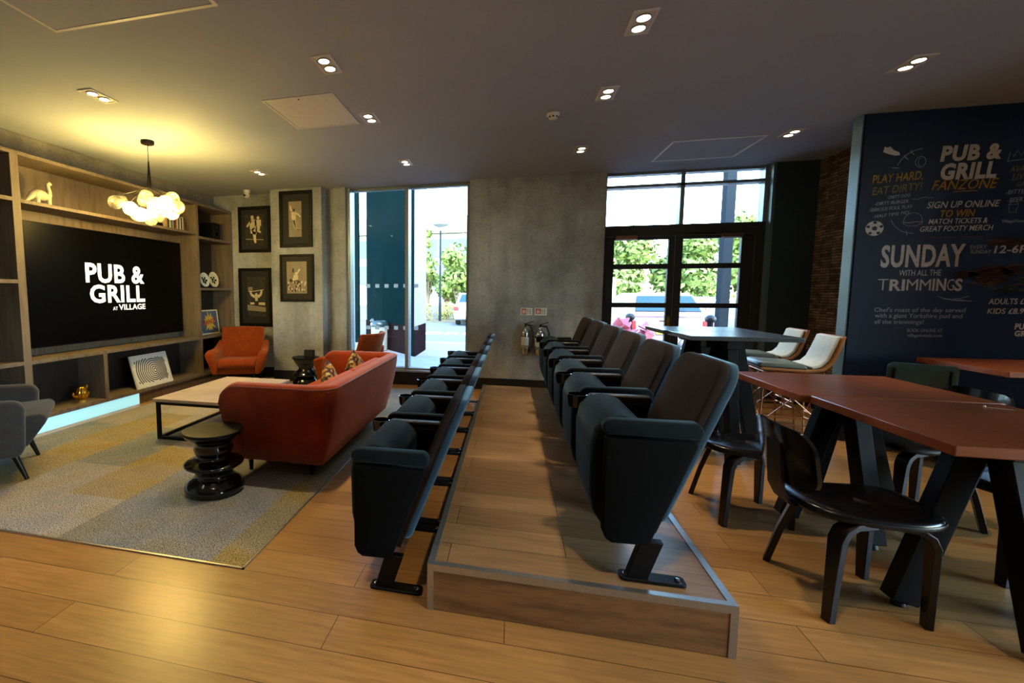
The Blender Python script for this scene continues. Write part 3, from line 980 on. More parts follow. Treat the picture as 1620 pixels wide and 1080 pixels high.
def runner(mb, y, ax, az, w, h):
    P = lambda L: rel(L, ax, az, w, h)
    head(mb, P([(.40, .90)])[0], .028 * w / .33 * 1.0, y)
    figure(mb, [(P([(.43, .84), (.44, .70), (.43, .52)]), [.10, .12, .11]), (P([(.36, .80), (.22, .70), (.10, .60)]), .035), (P([(.52, .80), (.62, .70), (.55, .62)]), .035),
                (P([(.45, .55), (.50, .36), (.53, .12), (.56, .06)]), [.08, .06, .04, .03]), (P([(.40, .54), (.36, .42), (.62, .36)]), [.08, .06, .035])], y)
    head(mb, P([(.72, .88)])[0], .024 * w / .33, y)
    figure(mb, [(P([(.74, .82), (.75, .62)]), .09), (P([(.75, .62), (.72, .45), (.86, .40)]), [.06, .05, .03])], y)
    flat(mb, P([(.02, .20), (.98, .17), (.98, .155), (.02, .185)]), y)
def bowler(mb, y, ax, az, w, h):
    P = lambda L: rel(L, ax, az, w, h)
    figure(mb, [(P([(.36, .70), (.40, .55), (.42, .46)]), [.07, .075, .06]), (P([(.26, .72), (.16, .80), (.15, .88)]), .022), (P([(.46, .68), (.72, .64), (.92, .56)]), [.04, .026, .018]),
                (P([(.44, .48), (.48, .36), (.56, .24), (.60, .22)]), [.045, .04, .03, .03]), (P([(.40, .48), (.42, .36), (.50, .22)]), [.045, .035, .025])], y)
def bowler_head(mb, y, ax, az, w, h):
    head(mb, (ax + .42 * w, az + .76 * h), .018, y)
    flat(mb, rel([(.62, .20), (.98, .20), (.98, .19), (.62, .185)], ax, az, w, h), y)
def lifter(mb, y, ax, az, w, h):
    P = lambda L: rel(L, ax, az, w, h)
    head(mb, P([(.50, .55)])[0], .026, y)
    flat(mb, P([(.44, .40), (.56, .40), (.58, .50), (.42, .50)]), y)
    figure(mb, [(P([(.42, .50), (.24, .55), (.18, .62)]), [.05, .04, .035]), (P([(.58, .50), (.74, .56), (.80, .66)]), [.05, .04, .035]), (P([(.12, .63), (.5, .65), (.90, .68)]), .012)], y)
    flat(mb, P([(.16, .36), (.38, .36), (.38, .31), (.16, .31)]), y)
    flat(mb, P([(.62, .36), (.96, .36), (.96, .29), (.62, .30)]), y)
    for k in range(4):
        flat(mb, P([(.06, .74 - k * .03), (.30, .74 - k * .03), (.30, .728 - k * .03), (.06, .728 - k * .03)]), y)
def lifter_band(mb, y, ax, az, w, h): flat(mb, rel([(0, .30), (1, .24), (1, .12), (0, .16)], ax, az, w, h), y, .001)
def jumper(mb, y, ax, az, w, h):
    P = lambda L: rel(L, ax, az, w, h)
    head(mb, P([(.48, .62)])[0], .022, y)
    figure(mb, [(P([(.46, .58), (.45, .48), (.46, .42)]), [.075, .08, .07]), (P([(.50, .60), (.60, .70), (.66, .76)]), .024), (P([(.40, .46), (.30, .42)]), .04)], y)
    random.seed(5)
    for k in range(16):
        x, z = random.uniform(.05, .92), random.uniform(.04, .34)
        flat(mb, P([(x, z), (x + .06, z + .01), (x + .07, z + .06), (x + .01, z + .07)]), y)
def jumper_dark(mb, y, ax, az, w, h):
    P = lambda L: rel(L, ax, az, w, h)
    flat(mb, P([(.28, .66), (.36, .66), (.38, .78), (.30, .80)]), y)
    random.seed(9)
    for k in range(18):
        x, z = random.uniform(.02, .9), random.uniform(.02, .42)
        flat(mb, P([(x, z), (x + .07, z - .01), (x + .06, z + .09), (x, z + .08)]), y, .001)
photo('black framed photograph of two runners, upper left of the four', -4.40, -3.822, 2.06, 2.80, -4.28, -3.947, 2.185, 2.672, 6.95, 'photo_dark', [('photo_light', runner)])
photo('black framed photograph of a strongman with raised arms, above the orange armchair', -4.425, -3.828, .845, 1.805, -4.276, -3.938, 1.005, 1.66, 6.95, 'photo_dark', [('photo_mid', lifter_band), ('photo_light', lifter)])
photo('black framed tall photograph of a lone white-clad player, on the pillar', -3.527, -2.98, 2.10, 2.956, -3.371, -3.157, 2.26, 2.797, 6.705, 'photo_mid', [('photo_light', bowler), ('photo_dark', bowler_head)])
photo('black framed photograph of a leaping player over a crowd, lower on the pillar', -3.538, -2.966, 1.262, 1.995, -3.424, -3.088, 1.39, 1.883, 6.705, 'photo_mid', [('photo_dark', jumper_dark), ('photo_light', jumper)], .035)

# ------------------------------------------------------------------ chandelier
ch = thing('chandelier', 'glowing cluster chandelier of round glass globes hanging near the media wall', 'chandelier', (-3.77, 4.287, ZC))
link('ceiling_rose', MB().lathe([(.062, -.034), (.066, -.028), (.066, 0)], n=28), 'copper' if False else 'darkwood', ch)
link('cable', MB().tube([(0, 0, -.03), (0, 0, -.22)], .003, 6), 'black', ch)
G = [(-.40, -.60, .02, 0), (-.33, -.64, -.12, 0), (-.20, -.58, .14, 0), (-.20, -.70, -.06, 1), (-.02, -.585, -.03, 0), (.09, -.61, .12, 0), (.0, -.69, .06, 1), (-.09, -.79, .1, 0), (-.02, -.78, -.12, 1),
     (.10, -.775, -.02, 0), (.18, -.68, -.1, 0), (.235, -.60, .05, 0), (.23, -.66, -.05, 1), (.20, -.74, .08, 1), (.335, -.70, .0, 0), (-.14, -.76, -.03, 0), (-.06, -.66, .15, 0)]
cab = MB()
for k, (x, z, y, lit) in enumerate(G):
    s = math.sin(k * 2.4) * .02
    c = math.cos(k * 2.4) * .02
    cab.tube([(s * .2, c * .2, -.21), (s, c, -.47), (x * .5 + s * .5, y * .5, -.53), (x, y, z + .065)], .0022, 5)
    g = link('globe', MB().sphere((x, y, z), .073, 20, 12), 'globe', ch, sharp=180)
    if lit:
        link('bulb', MB().sphere((x, y, z), .05, 16, 10), 'globe_lit', g, sharp=180)
link('cables', cab, 'black', ch)

# ------------------------------------------------------------------ sofa
so = thing('sofa', 'rust orange velvet sofa with flared curved back, seen from behind', 'sofa', (-1.65, 4.0, .006))
def sofa_path(ix):
    """plan of the outer top edge from the near arm front, round the back, to the far arm front"""
    P = []
    x0, x1, ya, yb2, r = -2.10, -1.20, 2.97, 5.04, .16
    for k in range(7): P.append((x0 + (x1 - r - x0) * k / 6, ya, 0, -1))
    for k in range(1, 7):
        a = -PI / 2 + PI / 2 * k / 6
        P.append((x1 - r + r * math.cos(a), ya + r + r * math.sin(a), math.cos(a), math.sin(a)))
    for k in range(1, 9): P.append((x1, ya + r + (yb2 - ya - 2 * r) * k / 8, 1, 0))
    for k in range(1, 7):
        a = PI / 2 * k / 6
        P.append((x1 - r + r * math.cos(a), yb2 - r + r * math.sin(a), math.cos(a), math.sin(a)))
    for k in range(1, 7): P.append((x1 - r + (x0 - x1 + r) * k / 6, yb2, 0, 1))
    # extra points at the arm fronts so that their top corners round off
    f = [0, .02, .05, .09, .14]
    P[0:1] = [(x0 + q, ya, 0, -1) for q in f]
    P[-1:] = [(x0 + q, yb2, 0, 1) for q in reversed(f)]
    return P
rings, pipe_o, pipe_i = [], [], []
for x, y, nx, ny in sofa_path(0):
    dfr = x + 2.10
    drop = 0 if dfr > .14 else .14 - math.sqrt(max(0, .14 ** 2 - (.14 - dfr) ** 2))
    if abs(ny) < .5: drop = 0
    zt = .735 - drop
    prof = [(-.165, .12), (-.135, .125), (-.08, .30), (-.03, .5), (-.004, zt - .05), (-.008, zt - .012), (-.03, zt), (-.07, zt + .006), (-.115, zt - .006), (-.14, zt - .04), (-.15, .5), (-.155, .3), (-.165, .2)]
    rings.append([(x + nx * o_, y + ny * o_, z) for o_, z in prof])
    pipe_o.append((x - nx * .006, y - ny * .006, zt - .02))
link('shell', MB().loft(rings), 'velvet', so, sharp=75, world=True)
pp = MB().tube(pipe_o, .007, 6)
for yy, q in ((2.97, -1), (5.04, 1)):
    cxx, cyy = -1.20 - .16 * .3, yy - q * .16 * .3
    n_ = Vector((.707, q * .707))
    pp.tube([(cxx + n_.x * o_, cyy + n_.y * o_, z) for o_, z in ((.002, .70), (-.025, .5), (-.075, .30), (-.13, .13))], .006, 6)
link('piping', pp, plain('rust_piping', '7c2c0c', .8, sheen=.3), so, world=True)
link('base', MB().box(-2.05, -1.36, 3.12, 4.89, .125, .30), 'velvet_in', so, bevel=.02, world=True)
for y0, y1 in ((3.135, 4.0), (4.008, 4.875)):
    link('seat_cushion', MB().box(-2.09, -1.37, y0, y1, .30, .445), 'velvet_in', so, bevel=.045, seg=4, world=True)
for y0, y1 in ((3.14, 4.0), (4.005, 4.87)):
    link('back_cushion', MB().prism([(-1.56, .45), (-1.36, .45), (-1.345, .69), (-1.46, .70)], 'y', y0, y1), 'velvet_in', so, bevel=.04, seg=4, world=True)
for x, y in ((-1.47, 3.22), (-1.47, 4.82), (-1.98, 3.2), (-1.98, 4.84)):
    link('leg', MB().lathe([(.014, .0065), (.022, .13)], (x, y, 0), 14), 'black', so, world=True)
link('socket', MB().box(-1.99, -1.96, 3.15, 3.17, .10, .122), 'alu', so, world=True)

def pillow(label, loc, rz, roll):
    t = thing('cushion', label, 'cushion', loc, rz, 'patterned cushions on the sofa')
    rr = []
    n = 11
    vs, fs = [], []
    for side in (1, -1):
        for i in range(n):
            for j in range(n):
                u, v = -1 + 2 * i / (n - 1), -1 + 2 * j / (n - 1)
                pin = 1 - .10 * (1 - abs(u) ** 2) * abs(v) ** 3 - 0
                pin2 = 1 - .10 * (1 - abs(v) ** 2) * abs(u) ** 3
                d_ = .065 * ((1 - u ** 4) * (1 - v ** 4)) ** .6 * side
                vs.append((d_, .16 * u * pin2, .16 * v * pin))
    for s_ in range(2):
        k = s_ * n * n
        for i in range(n - 1):
            for j in range(n - 1):
                a = k + i * n + j
                fs.append((a, a + 1, a + n + 1, a + n))
    mb = MB().add(vs, fs).xf(Matrix.Rotation(math.radians(-14), 4, 'Y') @ Matrix.Rotation(math.radians(roll), 4, 'X'))
    m = M.get('pillow')
    if not m:
        m, tt, b = base('patterned_cushion')
        v = coords(tt)
        vo = tt.nodes.new('ShaderNodeTexVoronoi')
        vo.inputs['Scale'].default_value = 34
        tt.links.new(v, vo.inputs['Vector'])
        tt.links.new(ramp(tt, vo.outputs['Color'], [(0, '2a1a16'), (.35, 'a87c24'), (.55, '5a3220'), (.8, 'b8a878')], 'CONSTANT'), b.inputs['Base Color'])
        b.inputs['Roughness'].default_value = .9
        M['pillow'] = m
    link('cover', mb, m, t, sharp=180)
pillow('small patterned cushion peeping over the middle of the sofa back', (-1.59, 3.93, .575), .15, 33)
pillow('small patterned cushion peeping over the far part of the sofa back', (-1.58, 4.62, .585), -.2, 40)

# coffee table, stools, armchairs
ct = thing('coffee_table', 'low coffee table with pale wood top on black square tube frame', 'coffee table', (-2.88, 4.25, .006))
link('tabletop', MB().box(-3.29, -2.47, 3.65, 4.85, .372, .402), 'paletop', ct, bevel=.004, world=True)
for x in (-3.27, -2.52):
    for y in (3.67, 4.80):
        link('leg', MB().box(x, x + .03, y, y + .03, .0065, .372), 'black', ct, world=True)
link('frame', MB().box(-3.24, -2.52, 3.67, 3.70, .342, .372).box(-3.24, -2.52, 4.8, 4.83, .342, .372).box(-3.27, -3.24, 3.70, 4.8, .342, .372).box(-2.52, -2.49, 3.7, 4.8, .342, .372)
     .box(-3.24, -2.52, 3.67, 3.70, .0065, .032).box(-3.24, -2.52, 4.8, 4.83, .0065, .032).box(-3.27, -3.24, 3.70, 4.8, .0065, .032).box(-2.52, -2.49, 3.7, 4.8, .0065, .032), 'black', ct, world=True)

ws = thing('stool', 'turned black lacquer stool at the near end of the sofa', 'stool', (-2.02, 2.79, .006))
link('turned_body', MB().lathe([(.175, 0), (.193, .006), (.201, .03), (.198, .055), (.172, .085), (.14, .108), (.125, .13), (.135, .155), (.165, .175), (.198, .195), (.201, .205), (.19, .215), (.14, .236), (.113, .25), (.112, .265), (.128, .285), (.133, .312), (.126, .334), (.127, .35), (.15, .375), (.185, .40), (.2, .422)], n=48), 'blackgloss', ws, sharp=80)
link('top', MB().lathe([(.2, .422), (.203, .432), (.2, .441), (.18, .443), (.002, .438)], n=48), 'black', ws, sharp=60)

ds = thing('side_table', 'black hourglass side table between the two orange armchairs', 'side table', (-2.93, 6.27, .006))
link('turned_body', MB().lathe([(.15, 0), (.19, .02), (.2, .05), (.19, .1), (.14, .16), (.2, .19), (.2, .205), (.11, .275), (.105, .30), (.15, .36), (.19, .43)], n=40), 'blackgloss', ds, sharp=50)
link('top', MB().lathe([(.19, .43), (.2, .44), (.2, .452), (.002, .452)], n=40), 'black', ds)
t = thing('menu_box', 'small black box standing on the hourglass side table', 'box', (-2.86, 6.25, .459))
link('box', MB().box(-.075, .075, -.03, .03, 0, .11), 'black', t, bevel=.004)
link('face_panel', MB().box(-.066, .066, -.032, -.03, .01, .1), 'mount', t)

def orange_armchair():
    t = thing('armchair', 'x', 'armchair')
    def sheet(x0b, z0, x1b, z1, hw0, hw1, th, wing):
        rings = []
        n = 12
        for i in range(7):
            q = i / 6
            z = z0 + (z1 - z0) * q
            xc = x0b + (x1b - x0b) * q
            hw = hw0 + (hw1 - hw0) * q
            F = [(xc + wing * abs(-1 + 2 * k / n) ** 2.5, (-1 + 2 * k / n) * hw, z) for k in range(n + 1)]
            B = [(p[0] - th, p[1] * 1.02, p[2]) for p in reversed(F)]
            rings.append(F + B)
        return MB().loft(rings)
    link('backrest', sheet(-.22, .24, -.40, .86, .33, .31, .06, .13), 'armchair', t, bevel=.018, seg=3)
    link('seat', MB().prism([(-.26, .30), (.33, .30), (.36, .345), (.345, .40), (.30, .435), (-.26, .40)], 'y', -.265, .265), 'armchair', t, bevel=.035, seg=4)
    link('base', MB().prism([(-.27, .20), (.26, .20), (.31, .30), (-.27, .30)], 'y', -.29, .29), 'armchair', t, bevel=.02, seg=3)
    for s in (-1, 1):
        rings = []
        for q in range(9):
            u = q / 8
            x = -.32 + .68 * u
            zt = .66 - .13 * u - .05 * math.sin(PI * min(1, u * 1.3)) + (.0 if u < .9 else -.01)
            flare = .03 + .05 * math.sin(PI * .5 * u)
            yo = .295
            rings.append([(x, s * (yo - .03), .215), (x, s * (yo + .035), .215), (x, s * (yo + .05 + flare * .5), (zt + .215) / 2), (x, s * (yo + .06 + flare), zt - .03), (x, s * (yo + .045 + flare), zt), (x, s * (yo + .0 + flare * .6), zt), (x, s * (yo - .025 + flare * .4), zt - .035), (x, s * (yo - .03), .32)])
        link('arm', MB().loft(rings), 'armchair', t, bevel=.016, seg=3)
    for x, y in ((.22, .22), (.22, -.22), (-.24, .22), (-.24, -.22)):
        link('leg', MB().tube([(x, y, .21), (x * 1.15, y * 1.15, 0)], [.022, .013], 10), 'darkwood', t)
    return t
ac = orange_armchair()
ac.location = (-3.98, 6.22, .006)
ac.rotation_euler = (0, 0, math.radians(-68))
tag(ac, 'orange armchair in the corner below the framed photographs', 'armchair', 'orange armchairs beyond the sofa')
dup(ac, (-2.12, 6.02, .006), math.radians(172), 'orange armchair before the tall window, turned sideways behind the sofa')

t = thing('armchair', 'grey wool armchair with tapered black legs, cut by the frame edge', 'armchair', (-3.93, 2.63, .006), math.radians(45))
for s in (-1, 1):
    link('arm', MB().prism([(-.34, .21), (.26, .2), (.30, .24), (.315, .55), (.29, .60), (.24, .615), (-.34, .64)], 'y', s * .365 - .05, s * .365 + .05), 'grey_wool', t, bevel=.035, seg=4)
link('seat', MB().prism([(-.30, .28), (.30, .24), (.345, .30), (.43, .42), (.43, .465), (.39, .485), (-.3, .46)], 'y', -.31, .31), 'grey_wool', t, bevel=.03, seg=4)
link('base', MB().box(-.33, .27, -.33, .33, .2, .29), 'grey_wool', t, bevel=.02, seg=3)
link('backrest', MB().prism([(-.30, .24), (-.38, .22), (-.46, .88), (-.36, .90)], 'y', -.355, .355), 'grey_wool', t, bevel=.04, seg=4)
for x, y in ((.22, .29), (.22, -.29), (-.28, .29), (-.28, -.29)):
    link('leg', MB().tube([(x, y, .21), (x + (.07 if x > 0 else -.07), y * 1.05, 0)], [.026, .014], 12), 'darkwood', t)

# ------------------------------------------------------------------ tables and ply chairs
def pedestal(t, h, rx, ry, w=.12, d=.075):
    link('crown_block', MB().box(-.17, .17, -.06, .06, h - .07, h).box(-.06, .06, -.17, .17, h - .07, h), 'black', t, bevel=.004)
    for a, b, s in ((rx, 0, (0, 1, 0)), (-rx, 0, (0, 1, 0)), (0, ry, (1, 0, 0)), (0, -ry, (1, 0, 0))):
        n = (a / rx if a else 0, b / ry if b else 0)
        mb = MB().bar((n[0] * .06, n[1] * .06, h - .01), (a, b, .025), d, w, s)
        lg = link('leg', mb, 'black', t, bevel=.004)
        link('glide', MB().lathe([(.025, 0), (.028, .006), (.02, .03)], (a, b, 0), 14), 'hose', lg)

def dining_table(label, x0, x1, y0, y1, h, ped, group, mat='table', th=.042, rx=.26, ry=.30):
    t = thing('dining_table' if h < 1 else 'bar_table', label, 'table', (ped[0], ped[1], 0), 0, group)
    link('tabletop', MB().box(x0, x1, y0, y1, h - th, h), mat, t, bevel=.004, world=True)
    pedestal(t, h - th, rx, ry, .105)
    return t
dining_table('cherry wood table nearest the camera with one ply chair on its stage side', 1.573, 2.372, 2.072, 2.915, .85, (1.985, 2.46), 'cherry wood tables pushed together')
dining_table('cherry wood table pushed on behind the nearest one, its edge stepped out', 1.532, 2.405, 2.928, 3.71, .85, (1.955, 3.29), 'cherry wood tables pushed together')
dining_table('long cherry wood table standing against the navy chalkboard wall', 3.39, 4.9, 4.13, 4.9, .85, (4.1, 4.5), 'cherry wood tables pushed together')
dining_table('tall charcoal bar table, nearer of the pair by the glazed door', 1.425, 2.215, 4.22, 4.80, 1.05, (1.76, 4.42), 'tall bar tables', 'hightable', .036, .26, .24)
dining_table('tall charcoal bar table, farther of the pair and closest to the glazed door', 1.39, 2.215, 4.815, 5.42, 1.05, (1.80, 5.1), 'tall bar tables', 'hightable', .036, .26, .24)
tag(link('cocktail_stick', MB().tube([(2.22, 2.80, .853), (2.30, 2.76, .853)], .0016, 6).sphere((2.22, 2.80, .8555), .0055, 10, 6), 'bone'), 'tiny white tipped stick left lying on the nearest cherry table', 'stick')

def ply_chair():
    t = thing('dining_chair', 'x', 'chair')
    def outline(rx0, rx1, ry, n=44, e=3.2):
        P = []
        for k in range(n):
            a = 2 * PI * k / n
            c, s = math.cos(a), math.sin(a)
            x = abs(c) ** (2 / e) * (rx1 if c > 0 else -rx0)
            y = abs(s) ** (2 / e) * ry * (1 if s > 0 else -1)
            P.append((x, y * (1 + .08 * x / .25)))
        return P
    def dish(P, z, k): return [(x * k, y * k, z + .018 * (x / .26) ** 2 - .012 * (1 - (y / .23) ** 2) * .5) for x, y in P]
    P = outline(.25, .265, .215)
    link('seat', MB().loft([dish(P, .425, .9), dish(P, .428, .98), dish(P, .44, 1), dish(P, .448, .985)]), 'darkwood', t, sharp=60)
    link('seat_pad', MB().loft([dish(P, .4485, .975), dish(P, .456, .97), dish(P, .463, .93), dish(P, .467, .8), dish(P, .463, .4), dish(P, .462, .02)]), 'leather', t, sharp=80)
    # curved backrest
    prof = rrect(-.235, .235, .535, .80, .085, 6)
    def bk(y, z, off): return (-.285 + .42 * y * y * 1.6 - (z - .535) * .16 + off, y, z)
    cen = .6675
    rings = []
    for off, k in ((.010, .965), (.007, .99), (.0, 1), (-.007, .99), (-.010, .965)):
        rings.append([bk(y * k, cen + (z - cen) * k, off) for y, z in prof])
    # a faced grid so the curved sheet keeps its curve
    mb = MB()
    n, m_ = 22, 10
    def edge(u):
        y = -.235 + .47 * u
        ay = abs(y)
        c = 0 if ay < .15 else .085 - math.sqrt(max(0, .085 ** 2 - (ay - .15) ** 2))
        return y, .535 + c, .80 - c
    F, B = [], []
    for i in range(n + 1):
        y, z0, z1 = edge(.5 - .5 * math.cos(PI * i / n))
        F.append([bk(y, z0 + (z1 - z0) * j / m_, .008) for j in range(m_ + 1)])
        B.append([bk(y, z0 + (z1 - z0) * j / m_, -.008) for j in range(m_ + 1)])
    rg = [F[i] + list(reversed(B[i])) for i in range(n + 1)]
    link('backrest', mb.loft(rg), 'blackgloss', t, sharp=50)
    link('spine', MB().loft([[(x, s * w, z) for s in (-1, 1)] + [(x - .014, s * w, z) for s in (1, -1)] for x, w, z in ((-.10, .055, .424), (-.20, .06, .422), (-.262, .062, .44), (-.292, .062, .50), (-.302, .06, .60), (-.312, .055, .72))]), 'darkwood', t, sharp=60)
    def leg(bx, by, tx, ty, ax, ay):
        pts = [(bx, by, 0), (bx + (tx - bx) * .5, by + (ty - by) * .5, .2), (tx, ty, .355), (tx + (ax - tx) * .12, ty + (ay - ty) * .12, .395), (tx + (ax - tx) * .4, ty + (ay - ty) * .4, .42), (ax, ay, .424)]
        ws_ = [.021, .028, .035, .036, .034, .03]
        rings = []
        d = Vector((ax - tx, ay - ty, 0)).normalized()
        s = Vector((-d.y, d.x, 0))
        for i, (p, w) in enumerate(zip(pts, ws_)):
            p = Vector(p)
            tn = (Vector(pts[min(i + 1, 5)]) - Vector(pts[max(i - 1, 0)])).normalized()
            q = s.cross(tn).normalized()
            rings.append([p + s * w * a + q * .014 * b for a, b in ((-1, -1), (1, -1), (1, 1), (-1, 1))])
        link('leg', MB().loft(rings), 'darkwood', t, bevel=.003)
    leg(-.18, -.215, -.155, -.19, -.02, -.16)
    leg(.195, -.165, .19, -.165, .05, -.14)
    leg(-.195, .255, -.115, .20, .0, .15)
    leg(.185, .19, .175, .185, .05, .15)
    return t
pc = ply_chair()
pc.location = (1.525, 2.47, 0)
GC = 'dark ply dining chairs'
tag(pc, 'dark ply chair with rounded back, at the stage side of the nearest cherry table', 'chair', GC)
dup(pc, (1.445, 3.29, 0), 0, 'dark ply chair just behind the front stage seat, at the second cherry table', GC)
dup(pc, (2.52, 3.60, 0), PI, 'dark ply chair across the second cherry table, seen under the tabletop', GC)
dup(pc, (2.50, 2.93, 0), PI, 'dark ply chair across the nearest cherry table, at the frame edge', GC)

# a second kind of chair: flat back on two uprights
t = thing('dining_chair', 'chair with a flat blue-lit back on two uprights, before the navy board', 'chair', (3.25, 5.0 - .32, 0), math.radians(62))
link('seat', MB().prism(rrect(-.2, .22, -.2, .2, .06, 5), 'z', .44, .465), 'leather', t, bevel=.006)
link('backrest', MB().loft([[(-.20 - (z - .6) * .2 + .3 * y * y + o_, y, z) for y, z in rrect(-.19, .19, .60, .845, .04, 5)] for o_ in (-.009, .009)]), 'bluegrey_chair' if 'bluegrey_chair' in M else plain('blue_lit_back', '3f6068', .35), t, sharp=40)  # blue window light is put into the back's colour
for s in (-1, 1):
    link('leg', MB().tube([(-.24, s * .17, 0), (-.19, s * .16, .45), (-.245, s * .15, .80)], .011, 8), 'black', t)
    link('leg', MB().tube([(.22, s * .18, 0), (.17, s * .16, .44)], .011, 8), 'black', t)

# wire bar stools with leather and canvas seats
def bar_stool():
    t = thing('bar_stool', 'x', 'bar stool')
    hw = .20
    path_o = [(-.26, .735), (-.24, .725), (.10, .715), (.20, .735), (.255, .80), (.29, .90), (.325, 1.035)]
    path_i = [(-.26, .745), (-.24, .748), (.09, .737), (.185, .756), (.232, .81), (.266, .905), (.302, 1.035)]
    link('shell', MB().prism(path_o + list(reversed(path_i)), 'y', -hw, hw), 'tan', t, bevel=.006)
    link('seat_pad', MB().prism([(-.275, .755), (-.255, .75), (.07, .739), (.09, .755), (.05, .785), (-.22, .796), (-.265, .785)], 'y', -hw + .012, hw - .012), 'seatpad', t, bevel=.016, seg=3)
    link('back_pad', MB().prism([(.12, .742), (.19, .762), (.23, .815), (.262, .905), (.296, 1.03), (.275, 1.03), (.238, .915), (.205, .83), (.165, .785), (.10, .768)], 'y', -hw + .02, hw - .02), 'canvas', t, bevel=.012, seg=3)
    F = [(-.22, -.17), (-.22, .17), (.20, .17), (.20, -.17)]
    Bt = [(-.25, -.21), (-.25, .21), (.25, .21), (.25, -.21)]
    for (x, y), (bx, by) in zip(F, Bt):
        link('leg', MB().tube([(x, y, .722), (bx, by, 0)], .0075, 8), 'copper', t)
    fr = MB()
    def at(i, q): return Vector((Bt[i][0], Bt[i][1], 0)).lerp(Vector((F[i][0], F[i][1], .722)), q)
    for z in (.25, .31):
        for i in range(4): fr.tube([at(i, z / .722), at((i + 1) % 4, z / .722)], .006, 6)
    for i in range(4): fr.tube([at(i, .98), at((i + 1) % 4, .98)], .007, 6)
    for i in range(4):
        fr.tube([at(i, .35), at((i + 1) % 4, .96)], .0045, 6)
        fr.tube([at((i + 1) % 4, .35), at(i, .96)], .0045, 6)
        for q in (.33, .67):
            fr.tube([at(i, .43).lerp(at((i + 1) % 4, .43), q), at(i, .97).lerp(at((i + 1) % 4, .97), q)], .004, 6)
    link('wire_frame', fr, 'copper', t)
    return t
bs = bar_stool()
GB = 'wire bar stools around the tall tables'
bs.location = (2.42, 4.86, 0)
bs.rotation_euler = (0, 0, -.10)
tag(bs, 'tan wire bar stool with sky-lit canvas back, nearer of two before the dark wall', 'bar stool', GB)
dup(bs, (2.54, 5.58, 0), -.08, 'wire bar stool with sky-lit canvas back, farther of the two before the dark wall', GB)
dup(bs, (1.36, 4.73, 0), PI + .1, 'wire bar stool on the stage side of the nearer tall table', GB)
dup(bs, (1.36, 5.42, 0), PI - .05, 'wire bar stool on the stage side of the farther tall table', GB)

# ------------------------------------------------------------------ fire point on the concrete wall
def extinguisher(label, x, r, z0, zt):
    t = thing('fire_extinguisher', label, 'fire extinguisher', (x, 6.79 - r - .012, z0))
    h = zt - z0
    link('cylinder', MB().lathe([(r * .85, 0), (r, .012), (r, h * .80), (r * .92, h * .88), (r * .6, h * .96), (r * .3, h), (.016, h + .01), (.016, h + .03)], n=28), 'extbody', t, sharp=60)
    link('label', MB().lathe([(r + .0008, h * .34), (r + .0008, h * .66)], n=28), 'cream', t, label='pale instruction label')
    link('strap', MB().lathe([(r + .004, h * .22), (r + .004, h * .30)], n=28), 'alu', t)
    lv = MB().bar((0, 0, h + .03), (.0, 0, h + .07), .03, .025).bar((-.01, 0, h + .06), (.11, -.01, h + .10), .018, .01).bar((.0, 0, h + .055), (.10, -.01, h + .045), .018, .01)
    link('lever_handle', lv, 'darkwood', t)
    link('hose', MB().tube([(.01, -.01, h + .05), (r + .02, -.02, h + .03), (r + .05, -.02, h * .85), (r + .045, -.02, h * .5), (r + .02, -.02, h * .2), (r + .01, -.02, h * .05)], [.008, .01, .013, .014, .014, .016], 10), 'hose', t)
    link('bracket', MB().box(-.02, .02, r, r + .012, h * .3, h * .7), 'black', t)
extinguisher('slim polished fire extinguisher with a pale label, left one on the concrete wall', .197, .052, .545, .905)
extinguisher('wide chrome fire extinguisher with a black horn, partly behind the farthest stage seat', .395, .068, .535, .895)
def fire_sign(label, x0, x1, kind):
    t = thing('safety_sign', label, 'sign', ((x0 + x1) / 2, 6.794, 1.085), 0, 'fire point signs above the extinguishers')
    link('panel', MB().box(x0, x1, 6.790, 6.7935, 1.085, 1.188), 'paper', t, world=True)
    w = x1 - x0
    link('red_panel', MB().box(x0 + w * .08, x0 + w * (.48 if kind == 0 else .5), 6.7885, 6.790, 1.105, 1.178), 'red', t, world=True)
    pi_ = MB().box(x0 + w * .14, x0 + w * .19, 6.7878, 6.7885, 1.115, 1.155).box(x0 + w * .22, x0 + w * .30, 6.7878, 6.7885, 1.11, 1.168).box(x0 + w * .34, x0 + w * .42, 6.7878, 6.7885, 1.115, 1.15).box(x0 + w * .36, x0 + w * .40, 6.7878, 6.7885, 1.155, 1.168)
    link('pictogram', pi_, 'paper', t, world=True)
    ln = MB()
    for k in range(5):
        ln.box(x0 + w * .56, x0 + w * .66, 6.7885, 6.790, 1.105 + .015 * k, 1.112 + .015 * k)
        ln.box(x0 + w * .74, x0 + w * (.9 - .04 * (k % 2)), 6.7885, 6.790, 1.105 + .015 * k, 1.111 + .015 * k)
    if kind == 0: ln.box(x0 + w * .08, x0 + w * .48, 6.7885, 6.79, 1.092, 1.1)
    link('small_print', ln, 'black' if kind == 0 else 'mount', t, world=True)
fire_sign('fire sign with solid red square, left of the two on the concrete wall', .13, .287, 0)
fire_sign('paler fire sign right of the other, over the chrome extinguisher', .319, .483, 1)

# ------------------------------------------------------------------ lettering on the navy board
YB = 5.2
GR = {'dim_white': [], 'dim_grey': [], 'dim_yellow': [], 'dim_ochre': []}
